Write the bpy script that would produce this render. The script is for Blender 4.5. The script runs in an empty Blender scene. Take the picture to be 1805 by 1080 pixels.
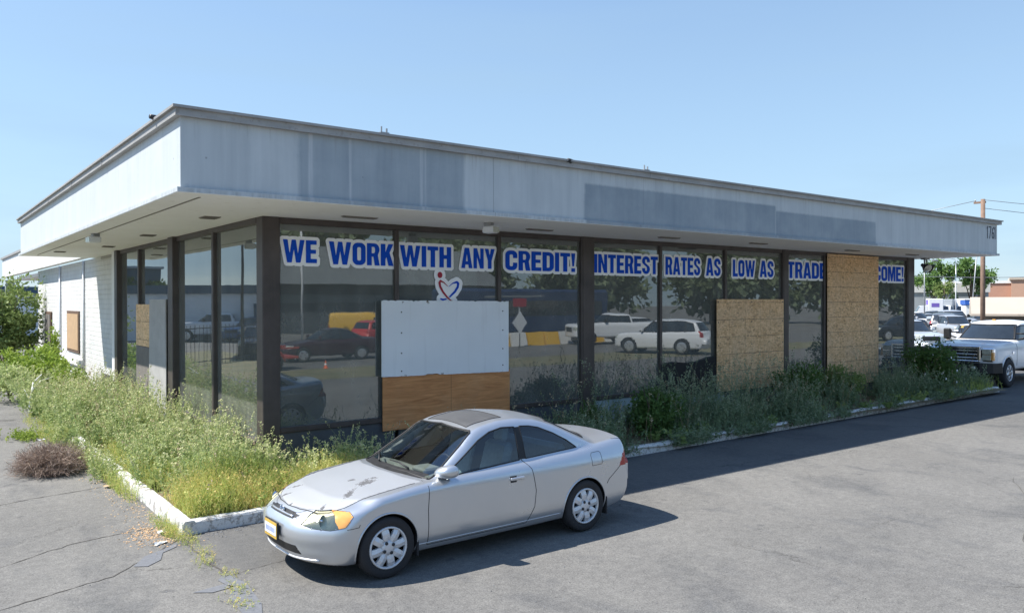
import bpy, math, random
import numpy as np
from mathutils import Vector, Matrix

random.seed(7)
SC = bpy.context.scene
COL = SC.collection
R = math.radians
PI = math.pi

# ------------------------------------------------------------------ scene graph helpers
def link(o, parent=None):
    COL.objects.link(o)
    if parent is not None:
        o.parent = parent
    return o

def tag(o, label=None, cat=None, group=None, kind=None):
    if label: o['label'] = label
    if cat: o['category'] = cat
    if group: o['group'] = group
    if kind: o['kind'] = kind
    return o

def thing(name, label, cat, loc=(0, 0, 0), rz=0.0, group=None):
    o = bpy.data.objects.new(name, None)
    o.empty_display_size = 0.2
    link(o); o.location = loc; o.rotation_euler = (0, 0, rz)
    return tag(o, label, cat, group)

def copy_tree(o, parent=None):
    c = o.copy(); COL.objects.link(c)
    if parent is not None: c.parent = parent
    for ch in list(o.children):
        copy_tree(ch, c)
    return c

def mesh_obj(name, V, F, mat, parent=None, smooth=False, normals=None, tint=None, loc=None):
    me = bpy.data.meshes.new(name)
    V = np.asarray(V, np.float32)
    if isinstance(F, np.ndarray):
        n, k = F.shape
        me.vertices.add(len(V)); me.vertices.foreach_set('co', V.ravel())
        me.loops.add(n * k); me.loops.foreach_set('vertex_index', F.astype(np.int32).ravel())
        me.polygons.add(n)
        me.polygons.foreach_set('loop_start', np.arange(0, n * k, k, dtype=np.int32))
        me.polygons.foreach_set('loop_total', np.full(n, k, np.int32))
        me.update(calc_edges=True)
    else:
        me.from_pydata([tuple(map(float, v)) for v in V], [], F)
    me.validate()
    if smooth:
        me.polygons.foreach_set('use_smooth', np.ones(len(me.polygons), bool))
    if tint is not None:
        a = me.attributes.new('tint', 'FLOAT', 'POINT')
        a.data.foreach_set('value', np.asarray(tint, np.float32))
    if isinstance(mat, (list, tuple)):
        for m in mat: me.materials.append(m)
    elif mat is not None:
        me.materials.append(mat)
    me.update()
    if normals is not None:
        me.normals_split_custom_set_from_vertices([tuple(map(float, q)) for q in normals])
    o = bpy.data.objects.new(name, me)
    link(o, parent)
    if loc is not None: o.location = loc
    return o

class MB:
    """collects plain shapes into one mesh"""
    def __init__(s): s.v = []; s.f = []; s.sm = []
    def add(s, vs, fs, smooth=False):
        b = len(s.v); s.v += [tuple(v) for v in vs]
        s.f += [tuple(i + b for i in f) for f in fs]; s.sm += [smooth] * len(fs); return s
    def box(s, x0, x1, y0, y1, z0, z1, c=0.0, M=None):
        if c <= 0:
            vs = [(x, y, z) for z in (z0, z1) for y in (y0, y1) for x in (x0, x1)]
            fs = [(0, 2, 3, 1), (4, 5, 7, 6), (0, 1, 5, 4), (2, 6, 7, 3), (0, 4, 6, 2), (1, 3, 7, 5)]
        else:   # chamfered box
            c = min(c, .45 * min(x1 - x0, y1 - y0, z1 - z0))
            vs = []; idx = {}
            for i, x in enumerate((x0, x1)):
                for j, y in enumerate((y0, y1)):
                    for k, z in enumerate((z0, z1)):
                        sx, sy, sz = (c, -c)[i], (c, -c)[j], (c, -c)[k]
                        idx[i, j, k] = len(vs)
                        vs += [(x, y + sy, z + sz), (x + sx, y, z + sz), (x + sx, y + sy, z)]
            I = lambda i, j, k, a: idx[i, j, k] + a
            fs = []
            for i in (0, 1):
                q = [I(i, 0, 0, 0), I(i, 1, 0, 0), I(i, 1, 1, 0), I(i, 0, 1, 0)]; fs.append(q if i else q[::-1])
                q = [I(0, i, 0, 1), I(0, i, 1, 1), I(1, i, 1, 1), I(1, i, 0, 1)]; fs.append(q if i else q[::-1])
                q = [I(0, 0, i, 2), I(1, 0, i, 2), I(1, 1, i, 2), I(0, 1, i, 2)]; fs.append(q if i else q[::-1])
            for i in (0, 1):
                for j in (0, 1):
                    fs.append([I(i, j, 0, 0), I(i, j, 1, 0), I(i, j, 1, 1), I(i, j, 0, 1)])
                    fs.append([I(i, 0, j, 0), I(i, 1, j, 0), I(i, 1, j, 2), I(i, 0, j, 2)])
                    fs.append([I(0, i, j, 1), I(1, i, j, 1), I(1, i, j, 2), I(0, i, j, 2)])
                    for k in (0, 1): fs.append([I(i, j, k, 0), I(i, j, k, 1), I(i, j, k, 2)])
        if M is not None: vs = [M @ Vector(v) for v in vs]
        return s.add(vs, fs)
    def tube(s, pts, r, n=8, cap=True):
        pts = [Vector(p) for p in pts]; m = len(pts)
        rs = r if isinstance(r, (list, tuple)) else [r] * m
        vs = []; fs = []; prev = None
        for i, p in enumerate(pts):
            t = (pts[min(i + 1, m - 1)] - pts[max(i - 1, 0)])
            t = t.normalized() if t.length > 1e-9 else Vector((0, 0, 1))
            if prev is None:
                a = t.orthogonal().normalized()
            else:
                a = (prev - t * prev.dot(t)); a = a.normalized() if a.length > 1e-6 else t.orthogonal().normalized()
            prev = a; b = t.cross(a)
            for k in range(n):
                an = 2 * PI * k / n
                vs.append(p + (a * math.cos(an) + b * math.sin(an)) * rs[i])
        for i in range(m - 1):
            for k in range(n):
                fs.append((i * n + k, i * n + (k + 1) % n, (i + 1) * n + (k + 1) % n, (i + 1) * n + k))
        if cap:
            fs.append(tuple(range(n))[::-1]); fs.append(tuple((m - 1) * n + k for k in range(n)))
        return s.add(vs, fs, True)
    def lathe(s, prof, n=32, M=None, close=False):
        """prof: (radius, axial) about local Y axis"""
        vs = []; fs = []; m = len(prof)
        for r, a in prof:
            for k in range(n):
                an = 2 * PI * k / n
                vs.append(Vector((r * math.cos(an), a, r * math.sin(an))))
        for i in range(m - 1):
            for k in range(n):
                fs.append((i * n + k, i * n + (k + 1) % n, (i + 1) * n + (k + 1) % n, (i + 1) * n + k))
        if close:
            fs.append(tuple(range(n))); fs.append(tuple((m - 1) * n + k for k in range(n))[::-1])
        if M is not None: vs = [M @ v for v in vs]
        return s.add(vs, fs, True)
    def prism(s, poly, d0, d1, axis='y', M=None):
        """poly in 2D; extruded along axis between d0 and d1"""
        def P(u, v, d):
            return {'y': (u, d, v), 'x': (d, u, v), 'z': (u, v, d)}[axis]
        n = len(poly)
        vs = [P(u, v, d0) for u, v in poly] + [P(u, v, d1) for u, v in poly]
        if M is not None: vs = [M @ Vector(v) for v in vs]
        fs = [tuple(range(n)), tuple(range(2 * n - 1, n - 1, -1))]
        fs += [(i, n + i, n + (i + 1) % n, (i + 1) % n) for i in range(n)]
        return s.add(vs, fs)
    def build(s, name, mat, parent=None, loc=None, recalc=True):
        import bmesh
        me = bpy.data.meshes.new(name)
        me.from_pydata([tuple(map(float, v)) for v in s.v], [], [list(f) for f in s.f])
        me.polygons.foreach_set('use_smooth', np.array(s.sm, bool))
        if recalc:
            bm = bmesh.new(); bm.from_mesh(me)
            bmesh.ops.recalc_face_normals(bm, faces=bm.faces); bm.to_mesh(me); bm.free()
        if mat is not None: me.materials.append(mat)
        me.update()
        o = bpy.data.objects.new(name, me); link(o, parent)
        if loc is not None: o.location = loc
        return o

def empty_part(name, parent): 
    o = bpy.data.objects.new(name, None); link(o, parent); return o

# ------------------------------------------------------------------ materials
class NT:
    def __init__(s, name):
        s.m = bpy.data.materials.new(name); s.m.use_nodes = True
        s.t = s.m.node_tree; s.N = s.t.nodes; s.L = s.t.links
        s.b = s.N['Principled BSDF']; s.out = s.N['Material Output']
    def n(s, typ, **kw):
        o = s.N.new(typ)
        for k, v in kw.items(): setattr(o, k, v)
        return o
    def put(s, sock, v):
        if isinstance(v, bpy.types.NodeSocket): s.L.new(v, sock)
        elif v is not None:
            try: sock.default_value = v
            except Exception: sock.default_value = (*v, 1.0)
    def math(s, op, a, b=None, c=None, clamp=False):
        o = s.n('ShaderNodeMath', operation=op); o.use_clamp = clamp
        s.put(o.inputs[0], a)
        if b is not None: s.put(o.inputs[1], b)
        if c is not None: s.put(o.inputs[2], c)
        return o.outputs[0]
    def pos(s):
        if not hasattr(s, '_p'): s._p = s.n('ShaderNodeNewGeometry').outputs['Position']
        return s._p
    def objco(s): return s.n('ShaderNodeTexCoord').outputs['Object']
    def xyz(s, v=None):
        o = s.n('ShaderNodeSeparateXYZ'); s.put(o.inputs[0], v or s.pos()); return o.outputs
    def mapping(s, v, scale=(1, 1, 1), rot=(0, 0, 0), loc=(0, 0, 0)):
        o = s.n('ShaderNodeMapping'); s.put(o.inputs[0], v)
        o.inputs['Scale'].default_value = scale; o.inputs['Rotation'].default_value = rot
        o.inputs['Location'].default_value = loc; return o.outputs[0]
    def noise(s, v=None, scale=5, detail=4, rough=.55, dist=0.0, out='Fac'):
        o = s.n('ShaderNodeTexNoise'); s.put(o.inputs['Vector'], v or s.pos())
        o.inputs['Scale'].default_value = scale; o.inputs['Detail'].default_value = detail
        o.inputs['Roughness'].default_value = rough; o.inputs['Distortion'].default_value = dist
        return o.outputs[out]
    def voro(s, v=None, scale=5, feature='F1', out='Distance', rnd=1.0):
        o = s.n('ShaderNodeTexVoronoi', feature=feature); s.put(o.inputs['Vector'], v or s.pos())
        o.inputs['Scale'].default_value = scale; o.inputs['Randomness'].default_value = rnd
        return o.outputs[out]
    def ramp(s, v, lo, hi, a=0.0, b=1.0):
        o = s.n('ShaderNodeMapRange'); o.clamp = True
        s.put(o.inputs[0], v)
        for i, q in zip((1, 2, 3, 4), (lo, hi, a, b)): o.inputs[i].default_value = q
        return o.outputs[0]
    def mix(s, f, a, b, mode='MIX'):
        o = s.n('ShaderNodeMix', data_type='RGBA', blend_type=mode)
        s.put(o.inputs[0], f)
        for i, q in ((6, a), (7, b)):
            if isinstance(q, bpy.types.NodeSocket): s.L.new(q, o.inputs[i])
            else: o.inputs[i].default_value = (*q[:3], 1.0)
        return o.outputs[2]
    def band(s, v, lo, hi, soft=.01):
        return s.math('MULTIPLY', s.ramp(v, lo - soft, lo + soft), s.ramp(v, hi - soft, hi + soft, 1, 0))
    def bump(s, h, strength=.3, dist=.02):
        o = s.n('ShaderNodeBump'); s.put(o.inputs['Height'], h)
        o.inputs['Strength'].default_value = strength; o.inputs['Distance'].default_value = dist
        s.L.new(o.outputs[0], s.b.inputs['Normal']); return o.outputs[0]
    def base(s, c): s.put(s.b.inputs['Base Color'], c if isinstance(c, bpy.types.NodeSocket) else (*c[:3], 1.0))
    def set(s, **kw):
        for k, v in kw.items():
            s.put(s.b.inputs[k.replace('_', ' ')], v)
        return s

def plain(name, c, rough=.6, metal=0.0, var=.12, vs=6.0, spec=.4, bump=0.0):
    """a colour broken up by two scales of noise, so no surface is dead flat"""
    t = NT(name)
    k = t.noise(scale=vs, detail=5); k2 = t.noise(scale=vs * 9, detail=3)
    f = t.math('ADD', t.math('MULTIPLY', k, .7), t.math('MULTIPLY', k2, .3))
    t.base(t.mix(t.ramp(f, .3, .7), [q * (1 - var) for q in c], [min(1, q * (1 + var)) for q in c]))
    t.set(Roughness=t.ramp(k, .3, .7, max(.02, rough - .06), min(1, rough + .06)), Metallic=metal)
    t.b.inputs['Specular IOR Level'].default_value = spec
    if bump: t.bump(k2, bump, .01)
    return t.m

def lin(r, g, b):
    f = lambda v: (v / 255 / 12.92) if v <= 10 else ((v / 255 + .055) / 1.055) ** 2.4
    return (f(r), f(g), f(b))
# ------------------------------------------------------------------ the place's materials
def mat_asphalt():
    t = NT('asphalt'); p = t.pos()
    big = t.noise(scale=.22, detail=5, rough=.6)
    st = t.noise(t.mapping(p, (.75, .42, 1), (0, 0, R(28))), scale=1.0, detail=6, rough=.62, dist=.6)
    st2 = t.noise(t.mapping(p, (1.5, .9, 1), (0, 0, R(20)), (7, 3, 0)), scale=1.3, detail=5, rough=.6, dist=.4)
    mid = t.noise(scale=2.6, detail=6, rough=.7)
    fine = t.math('ADD', t.math('MULTIPLY', t.noise(scale=48, detail=5, rough=.75), .7), t.math('MULTIPLY', t.noise(scale=11, detail=4, rough=.7), .3))
    agg = t.voro(scale=75, out='Distance')
    c = t.mix(t.ramp(big, .35, .65), (.142, .138, .129), (.196, .190, .175))
    c = t.mix(t.math('MULTIPLY', t.ramp(st, .53, .66), .46), c, (.078, .080, .083))
    c = t.mix(t.math('MULTIPLY', t.ramp(st2, .56, .68), .38), c, (.088, .090, .094))
    c = t.mix(t.math('MULTIPLY', t.ramp(mid, .5, .75), .4), c, (.235, .228, .208))
    # drips of oil, thin and sparse
    oil = t.ramp(t.noise(scale=2.6, detail=3, rough=.5), .66, .72)
    c = t.mix(t.math('MULTIPLY', oil, .5), c, (.07, .07, .072))
    c = t.mix(t.ramp(fine, .3, .7), t.mix(1.0, c, (.42, .42, .43), 'MULTIPLY'), t.mix(1.0, c, (1.52, 1.51, 1.49), 'MULTIPLY'))
    c = t.mix(t.math('MULTIPLY', t.ramp(agg, .0, .25, 1, 0), .5), c, (.46, .45, .42))
    # hairline cracks wandering over the old surface
    wv = t.n('ShaderNodeVectorMath', operation='MULTIPLY_ADD'); t.put(wv.inputs[0], t.noise(scale=1.6, detail=5, rough=.7, out='Color')); wv.inputs[1].default_value = (.9, .9, 0); t.put(wv.inputs[2], p)
    for sc_, wd, am in ((.16, .0022, .75), (.42, .0030, .4)):
        ed = t.voro(wv.outputs[0], scale=sc_, feature='DISTANCE_TO_EDGE')
        k = t.math('MULTIPLY', t.ramp(ed, wd * .4, wd, 1, 0), t.ramp(t.noise(t.mapping(p, (1, 1, 1), (0, 0, 0), (3, 9, 0)), scale=.5, detail=3), .46, .56))
        c = t.mix(t.math('MULTIPLY', k, am), c, (.06, .056, .05))
    # shade painted into the asphalt colour, deepening the building's shadow along its front
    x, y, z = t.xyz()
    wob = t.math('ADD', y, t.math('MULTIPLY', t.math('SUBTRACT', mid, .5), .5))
    painted_shade = t.math('MULTIPLY', t.band(wob, -4.3, 1.0, .12), t.ramp(x, -2.2, -1.6))
    c = t.mix(t.math('MULTIPLY', painted_shade, .48), c, (.06, .062, .066))
    t.base(c); t.set(Roughness=.92); t.b.inputs['Specular IOR Level'].default_value = .25
    h = t.math('ADD', t.math('MULTIPLY', fine, .6), t.math('MULTIPLY', agg, .5))
    t.bump(h, .5, .008)
    return t.m

def mat_soil():
    t = NT('soil'); f = t.noise(scale=7, detail=8, rough=.7); g = t.noise(scale=60, detail=4)
    c = t.mix(t.ramp(f, .35, .65), (.10, .075, .045), (.24, .19, .11))
    c = t.mix(t.math('MULTIPLY', t.ramp(g, .5, .7), .5), c, (.30, .25, .15))
    t.base(c); t.set(Roughness=.95); t.bump(t.math('ADD', f, g), .6, .03); return t.m

def mat_verge():
    t = NT('verge_soil'); f = t.noise(scale=.8, detail=8, rough=.7); g = t.noise(scale=14, detail=5)
    c = t.mix(t.ramp(f, .4, .62), (.27, .235, .13), (.17, .175, .09))
    c = t.mix(t.ramp(g, .35, .75), t.mix(1., c, (.75, .75, .75), 'MULTIPLY'), c)
    t.base(c); t.set(Roughness=.95); t.bump(g, .5, .05); return t.m

def mat_kerb():
    t = NT('kerb_paint'); f = t.noise(scale=9, detail=7, rough=.7); g = t.noise(scale=45, detail=4)
    x, y, z = t.xyz()
    c = t.mix(t.ramp(f, .52, .58), (.62, .62, .60), (.33, .31, .28))
    c = t.mix(t.math('MULTIPLY', t.ramp(g, .55, .75), .5), c, (.2, .185, .165))
    t.base(c); t.set(Roughness=.8); t.bump(f, .3, .01); return t.m

def mat_fascia():
    t = NT('fascia_paint'); x, y, z = t.xyz(); p = t.pos()
    cx = t.n('ShaderNodeCombineXYZ'); t.put(cx.inputs[0], t.math('ADD', x, y)); t.put(cx.inputs[2], z); q = cx.outputs[0]
    stv = t.noise(t.mapping(q, (3.2, 1, .22)), scale=1.6, detail=6, rough=.62)
    stv2 = t.noise(t.mapping(q, (9, 1, .5)), scale=2.2, detail=4, rough=.6)
    bl = t.noise(q, scale=1.3, detail=5, rough=.6)
    base = (.515, .55, .56)
    c = t.mix(t.math('MULTIPLY', t.ramp(stv, .35, .68), t.ramp(y, -1.9, -2.0, .45, 1)), base, (.43, .465, .48))
    c = t.mix(t.math('MULTIPLY', t.ramp(bl, .5, .7), .4), c, (.585, .61, .615))
    # ghost panels where signs used to hang, on the front only
    front = t.ramp(y, -1.98, -2.0)
    wz = t.math('ADD', z, t.math('MULTIPLY', t.math('SUBTRACT', stv2, .5), .05))
    xw = t.math('ADD', x, t.math('MULTIPLY', t.math('SUBTRACT', t.noise(q, scale=2.0, detail=5, rough=.7), .5), .10)); g1 = t.band(xw, -.29, 2.36, .03)
    top2 = t.math('ADD', t.band(x, 4.84, 10.45, .02), 0)
    g2 = t.math('MULTIPLY', t.band(xw, 4.84, 10.35, .03), t.band(wz, 3.9, 4.735, .022))
    g3 = t.math('MULTIPLY', t.band(xw, 10.35, 14.45, .03), t.band(wz, 3.9, 4.63, .022))
    g = t.math('MULTIPLY', t.math('MAXIMUM', t.math('MAXIMUM', t.math('MULTIPLY', g1, .8), g2), g3), front)
    gc = t.mix(t.ramp(stv, .3, .7), (.255, .305, .345), (.21, .258, .298))
    c = t.mix(t.math('MULTIPLY', g, t.ramp(t.noise(q, scale=1.1, detail=6, rough=.65), .3, .6, .62, .97)), c, gc)
    # pale drips and dark joints
    for xx, w in ((.46, .018), (1.6, .022), (-.12, .03), (1.67, .008)):
        k = t.math('MULTIPLY', t.band(t.math('ADD', x, t.math('MULTIPLY', t.math('SUBTRACT', bl, .5), .03)), xx - w, xx + w, .012), front)
        c = t.mix(t.math('MULTIPLY', k, t.ramp(stv2, .3, .6, .15, .6)), c, (.58, .60, .61))
    for xx in (2.91, 6.3, 9.0, 12.1, 15.2, 18.3):
        k = t.math('MULTIPLY', t.band(x, xx - .007, xx + .007, .004), front)
        c = t.mix(t.math('MULTIPLY', k, .55 if xx < 3 else .3), c, (.16, .17, .18))
    for yy in (1.4, 4.4, 7.4, 10.4):
        k = t.band(y, yy - .006, yy + .006, .004)
        c = t.mix(t.math('MULTIPLY', k, .3), c, (.2, .2, .2))
    # dirty runs from the top edge and grime along the bottom edge
    run = t.math('MULTIPLY', t.ramp(stv2, .56, .72), t.ramp(z, 4.45, 4.96))
    c = t.mix(t.math('MULTIPLY', run, .45), c, (.25, .25, .245))
    low = t.math('MULTIPLY', t.ramp(z, 4.16, 4.05), t.ramp(stv2, .42, .6))
    c = t.mix(t.math('MULTIPLY', low, .5), c, (.24, .25, .25))
    spots = t.ramp(t.voro(q, scale=1.15, out='Distance'), .03, .022, 0, 1)
    c = t.mix(t.math('MULTIPLY', spots, .6), c, (.1, .1, .1))
    t.base(c); t.set(Roughness=.62); t.bump(t.math('ADD', stv, bl), .3, .03); return t.m

def mat_drip():
    t = NT('roof_edge_metal'); p = t.pos()
    f = t.noise(t.mapping(p, (1.2, 1.2, 4)), scale=1.5, detail=7, rough=.7); g = t.noise(scale=20, detail=4)
    c = t.mix(t.ramp(f, .35, .7), (.29, .285, .275), (.40, .39, .375))
    c = t.mix(t.math('MULTIPLY', t.ramp(g, .58, .7), .5), c, (.19, .16, .135))
    t.base(c); t.set(Roughness=.6, Metallic=.2); return t.m

def mat_soffit():
    t = NT('soffit_paint'); f = t.noise(scale=.8, detail=6, rough=.65); g = t.noise(scale=7, detail=5)
    c = t.mix(t.ramp(f, .35, .65), (.89, .885, .865), (.84, .83, .80))
    c = t.mix(t.math('MULTIPLY', t.ramp(g, .6, .75), .3), c, (.45, .40, .33))
    t.base(c); t.set(Roughness=.85); return t.m

def mat_bronze():
    t = NT('bronze_aluminium'); f = t.noise(scale=2.5, detail=6); g = t.noise(t.mapping(t.pos(), (12, 12, .6)), scale=2)
    c = t.mix(t.ramp(f, .3, .7), (.058, .048, .044), (.095, .079, .073))
    c = t.mix(t.math('MULTIPLY', t.ramp(g, .5, .75), .35), c, (.10, .085, .072))
    t.base(c); t.set(Roughness=.48, Metallic=.25); return t.m

def mat_window():
    t = NT('window_glass'); t.N.remove(t.b)
    fr = t.n('ShaderNodeFresnel'); fr.inputs['IOR'].default_value = 1.75
    fac = t.math('ADD', t.math('MULTIPLY', fr.outputs[0], 1.0), .075, clamp=True)
    gl = t.n('ShaderNodeBsdfGlossy'); gl.inputs['Roughness'].default_value = .012
    gl.inputs['Color'].default_value = (.93, .97, .97, 1)
    w = t.noise(scale=.75, detail=2); bp = t.n('ShaderNodeBump'); t.put(bp.inputs['Height'], w)
    bp.inputs['Strength'].default_value = .02; bp.inputs['Distance'].default_value = .06
    t.L.new(bp.outputs[0], gl.inputs['Normal'])
    tr = t.n('ShaderNodeBsdfTransparent'); tr.inputs['Color'].default_value = (.36, .41, .39, 1)
    df = t.n('ShaderNodeBsdfDiffuse')
    d1 = t.noise(t.mapping(t.pos(), (1, 1, .5)), scale=2.2, detail=6, rough=.65)
    df.inputs['Color'].default_value = (.40, .42, .39, 1)      # dust film
    m0 = t.n('ShaderNodeMixShader'); t.put(m0.inputs[0], t.ramp(d1, .3, .75, .19, .42))
    t.L.new(tr.outputs[0], m0.inputs[1]); t.L.new(df.outputs[0], m0.inputs[2])
    m1 = t.n('ShaderNodeMixShader'); t.put(m1.inputs[0], fac)
    t.L.new(m0.outputs[0], m1.inputs[1]); t.L.new(gl.outputs[0], m1.inputs[2])
    t.L.new(m1.outputs[0], t.out.inputs[0]); return t.m

def mat_brick():
    t = NT('white_brick'); x, y, z = t.xyz()
    c3 = t.n('ShaderNodeCombineXYZ'); t.put(c3.inputs[0], t.math('ADD', y, x)); t.put(c3.inputs[1], z)
    b = t.n('ShaderNodeTexBrick'); t.put(b.inputs['Vector'], c3.outputs[0])
    b.inputs['Scale'].default_value = 1.0; b.inputs['Brick Width'].default_value = .42; b.inputs['Row Height'].default_value = .14
    b.inputs['Mortar Size'].default_value = .012; b.inputs['Mortar Smooth'].default_value = .4
    f = t.noise(scale=3, detail=6); g = t.noise(scale=26, detail=5, rough=.7)
    c = t.mix(t.ramp(f, .35, .7), (.70, .70, .68), (.60, .60, .58))
    c = t.mix(t.math('MULTIPLY', b.outputs['Fac'], .14), c, (.42, .42, .41))
    c = t.mix(t.math('MULTIPLY', t.ramp(g, .6, .75), .25), c, (.45, .43, .4))
    t.base(c); t.set(Roughness=.85)
    h = t.math('SUBTRACT', t.math('MULTIPLY', g, .9), t.math('MULTIPLY', b.outputs['Fac'], .45))
    t.bump(h, 1.0, .03); return t.m

def mat_osb():
    t = NT('osb_board'); x, y, z = t.xyz(); p = t.pos()
    c3 = t.n('ShaderNodeCombineXYZ'); t.put(c3.inputs[0], t.math('ADD', x, y)); t.put(c3.inputs[1], z); q = c3.outputs[0]
    w = t.noise(q, scale=6, detail=2, out='Color'); ad = t.n('ShaderNodeVectorMath', operation='MULTIPLY_ADD')
    t.put(ad.inputs[0], w); ad.inputs[1].default_value = (.06, .06, 0); t.put(ad.inputs[2], q)
    v1 = t.voro(t.mapping(ad.outputs[0], (1, 2.6, 1), (0, 0, .5)), scale=14, out='Color')
    v2 = t.voro(t.mapping(ad.outputs[0], (2.4, 1, 1), (0, 0, .9)), scale=13, out='Color')
    s1 = t.n('ShaderNodeSeparateColor'); t.put(s1.inputs[0], v1); s2 = t.n('ShaderNodeSeparateColor'); t.put(s2.inputs[0], v2)
    k = t.math('ADD', t.math('MULTIPLY', s1.outputs[0], .55), t.math('MULTIPLY', s2.outputs[1], .45))
    c = t.mix(t.ramp(k, .15, .85), (.56, .335, .16), (.86, .59, .325))
    c = t.mix(t.math('MULTIPLY', t.ramp(s1.outputs[2], .88, .95), .5), c, (.22, .12, .06))
    big = t.noise(scale=1.4, detail=5); c = t.mix(t.math('MULTIPLY', t.ramp(big, .45, .7), .4), c, (.58, .43, .29))
    # nailing lines printed on the sheet
    fz = t.math('ABSOLUTE', t.math('SUBTRACT', t.math('FRACT', t.math('DIVIDE', t.math('ADD', z, .02), .415)), .5))
    ln = t.math('MULTIPLY', t.ramp(fz, .018, .010), t.ramp(t.noise(q, scale=11, detail=3), .36, .46))
    fx = t.math('ABSOLUTE', t.math('SUBTRACT', t.math('FRACT', t.math('DIVIDE', t.math('ADD', x, y), .61)), .5))
    ln2 = t.math('MULTIPLY', t.ramp(fx, .012, .006), .35)
    c = t.mix(t.math('MULTIPLY', t.math('MAXIMUM', ln, ln2), .85), c, (.10, .06, .04))
    t.base(c); t.set(Roughness=.8); t.bump(k, .25, .006); return t.m

def mat_ply():
    t = NT('stained_plywood'); x, y, z = t.xyz(); p = t.pos()
    g = t.noise(t.mapping(p, (.55, 1, 5.5)), scale=2.2, detail=7, rough=.62, dist=1.2)
    g2 = t.noise(t.mapping(p, (2, 1, 40)), scale=2.2, detail=3)
    b = t.noise(scale=.9, detail=4)
    c = t.mix(t.ramp(g, .35, .66), (.46, .185, .06), (.70, .33, .125))
    c = t.mix(t.math('MULTIPLY', t.ramp(g2, .5, .7), .35), c, (.30, .12, .05))
    c = t.mix(t.math('MULTIPLY', t.ramp(b, .5, .68), .3), c, (.62, .36, .18))
    j = t.math('MULTIPLY', t.band(x, 3.40, 3.408, .004), .7); c = t.mix(j, c, (.07, .04, .02))
    t.base(c); t.set(Roughness=.7); t.bump(g2, .2, .005); return t.m

def mat_whiteboard():
    t = NT('white_painted_board'); f = t.noise(scale=1.1, detail=6); g = t.noise(scale=30, detail=3)
    x, y, z = t.xyz()
    c = t.mix(t.ramp(f, .3, .7), (.83, .86, .88), (.77, .80, .82))
    st = t.noise(t.mapping(t.pos(), (5, 5, .4)), scale=1.4, detail=5)
    c = t.mix(t.math('MULTIPLY', t.ramp(st, .56, .75), .3), c, (.52, .53, .54))
    chip = t.math('MULTIPLY', t.ramp(t.noise(scale=8, detail=4), .60, .64), t.math('MAXIMUM', t.ramp(z, 2.66, 2.71), t.ramp(z, 1.46, 1.40)))
    c = t.mix(chip, c, (.16, .13, .10))
    t.base(c); t.set(Roughness=.5); t.b.inputs['Specular IOR Level'].default_value = .5; return t.m

def mat_leaf(name, a, b, c3=None, trans=.35):
    """a / b: two leaf colours, mixed by the plant's own 'tint' value"""
    t = NT(name)
    at = t.n('ShaderNodeAttribute'); at.attribute_name = 'tint'
    c = t.mix(t.ramp(at.outputs['Fac'], 0, .75), a, b)
    if c3: c = t.mix(t.ramp(at.outputs['Fac'], .75, 1.0), c, c3)
    nz = t.noise(scale=1.7, detail=3)
    c = t.mix(t.ramp(nz, .35, .7, 0, .35), c, [q * 1.25 for q in b])
    t.base(c); t.set(Roughness=.6); t.b.inputs['Specular IOR Level'].default_value = .25
    tr = t.n('ShaderNodeBsdfTranslucent'); t.L.new(c, tr.inputs[0])
    m = t.n('ShaderNodeMixShader'); m.inputs[0].default_value = trans
    t.L.new(t.b.outputs[0], m.inputs[1]); t.L.new(tr.outputs[0], m.inputs[2]); t.L.new(m.outputs[0], t.out.inputs[0])
    return t.m

def mat_paint(name, c, metal=.0, rough=.35, coat=.6, dirt=.12):
    t = NT(name); f = t.noise(t.objco(), scale=2.2, detail=6, rough=.6)
    geo = t.n('ShaderNodeNewGeometry')
    cc = t.mix(t.ramp(f, .4, .75, 0, dirt), c, [q * .72 for q in c])
    cc = t.mix(geo.outputs['Backfacing'], cc, (.02, .02, .02))
    t.base(cc); t.set(Roughness=t.ramp(f, .3, .7, rough - .04, rough + .08), Metallic=metal)
    t.b.inputs['Coat Weight'].default_value = coat; t.b.inputs['Coat Roughness'].default_value = .08
    return t

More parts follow.
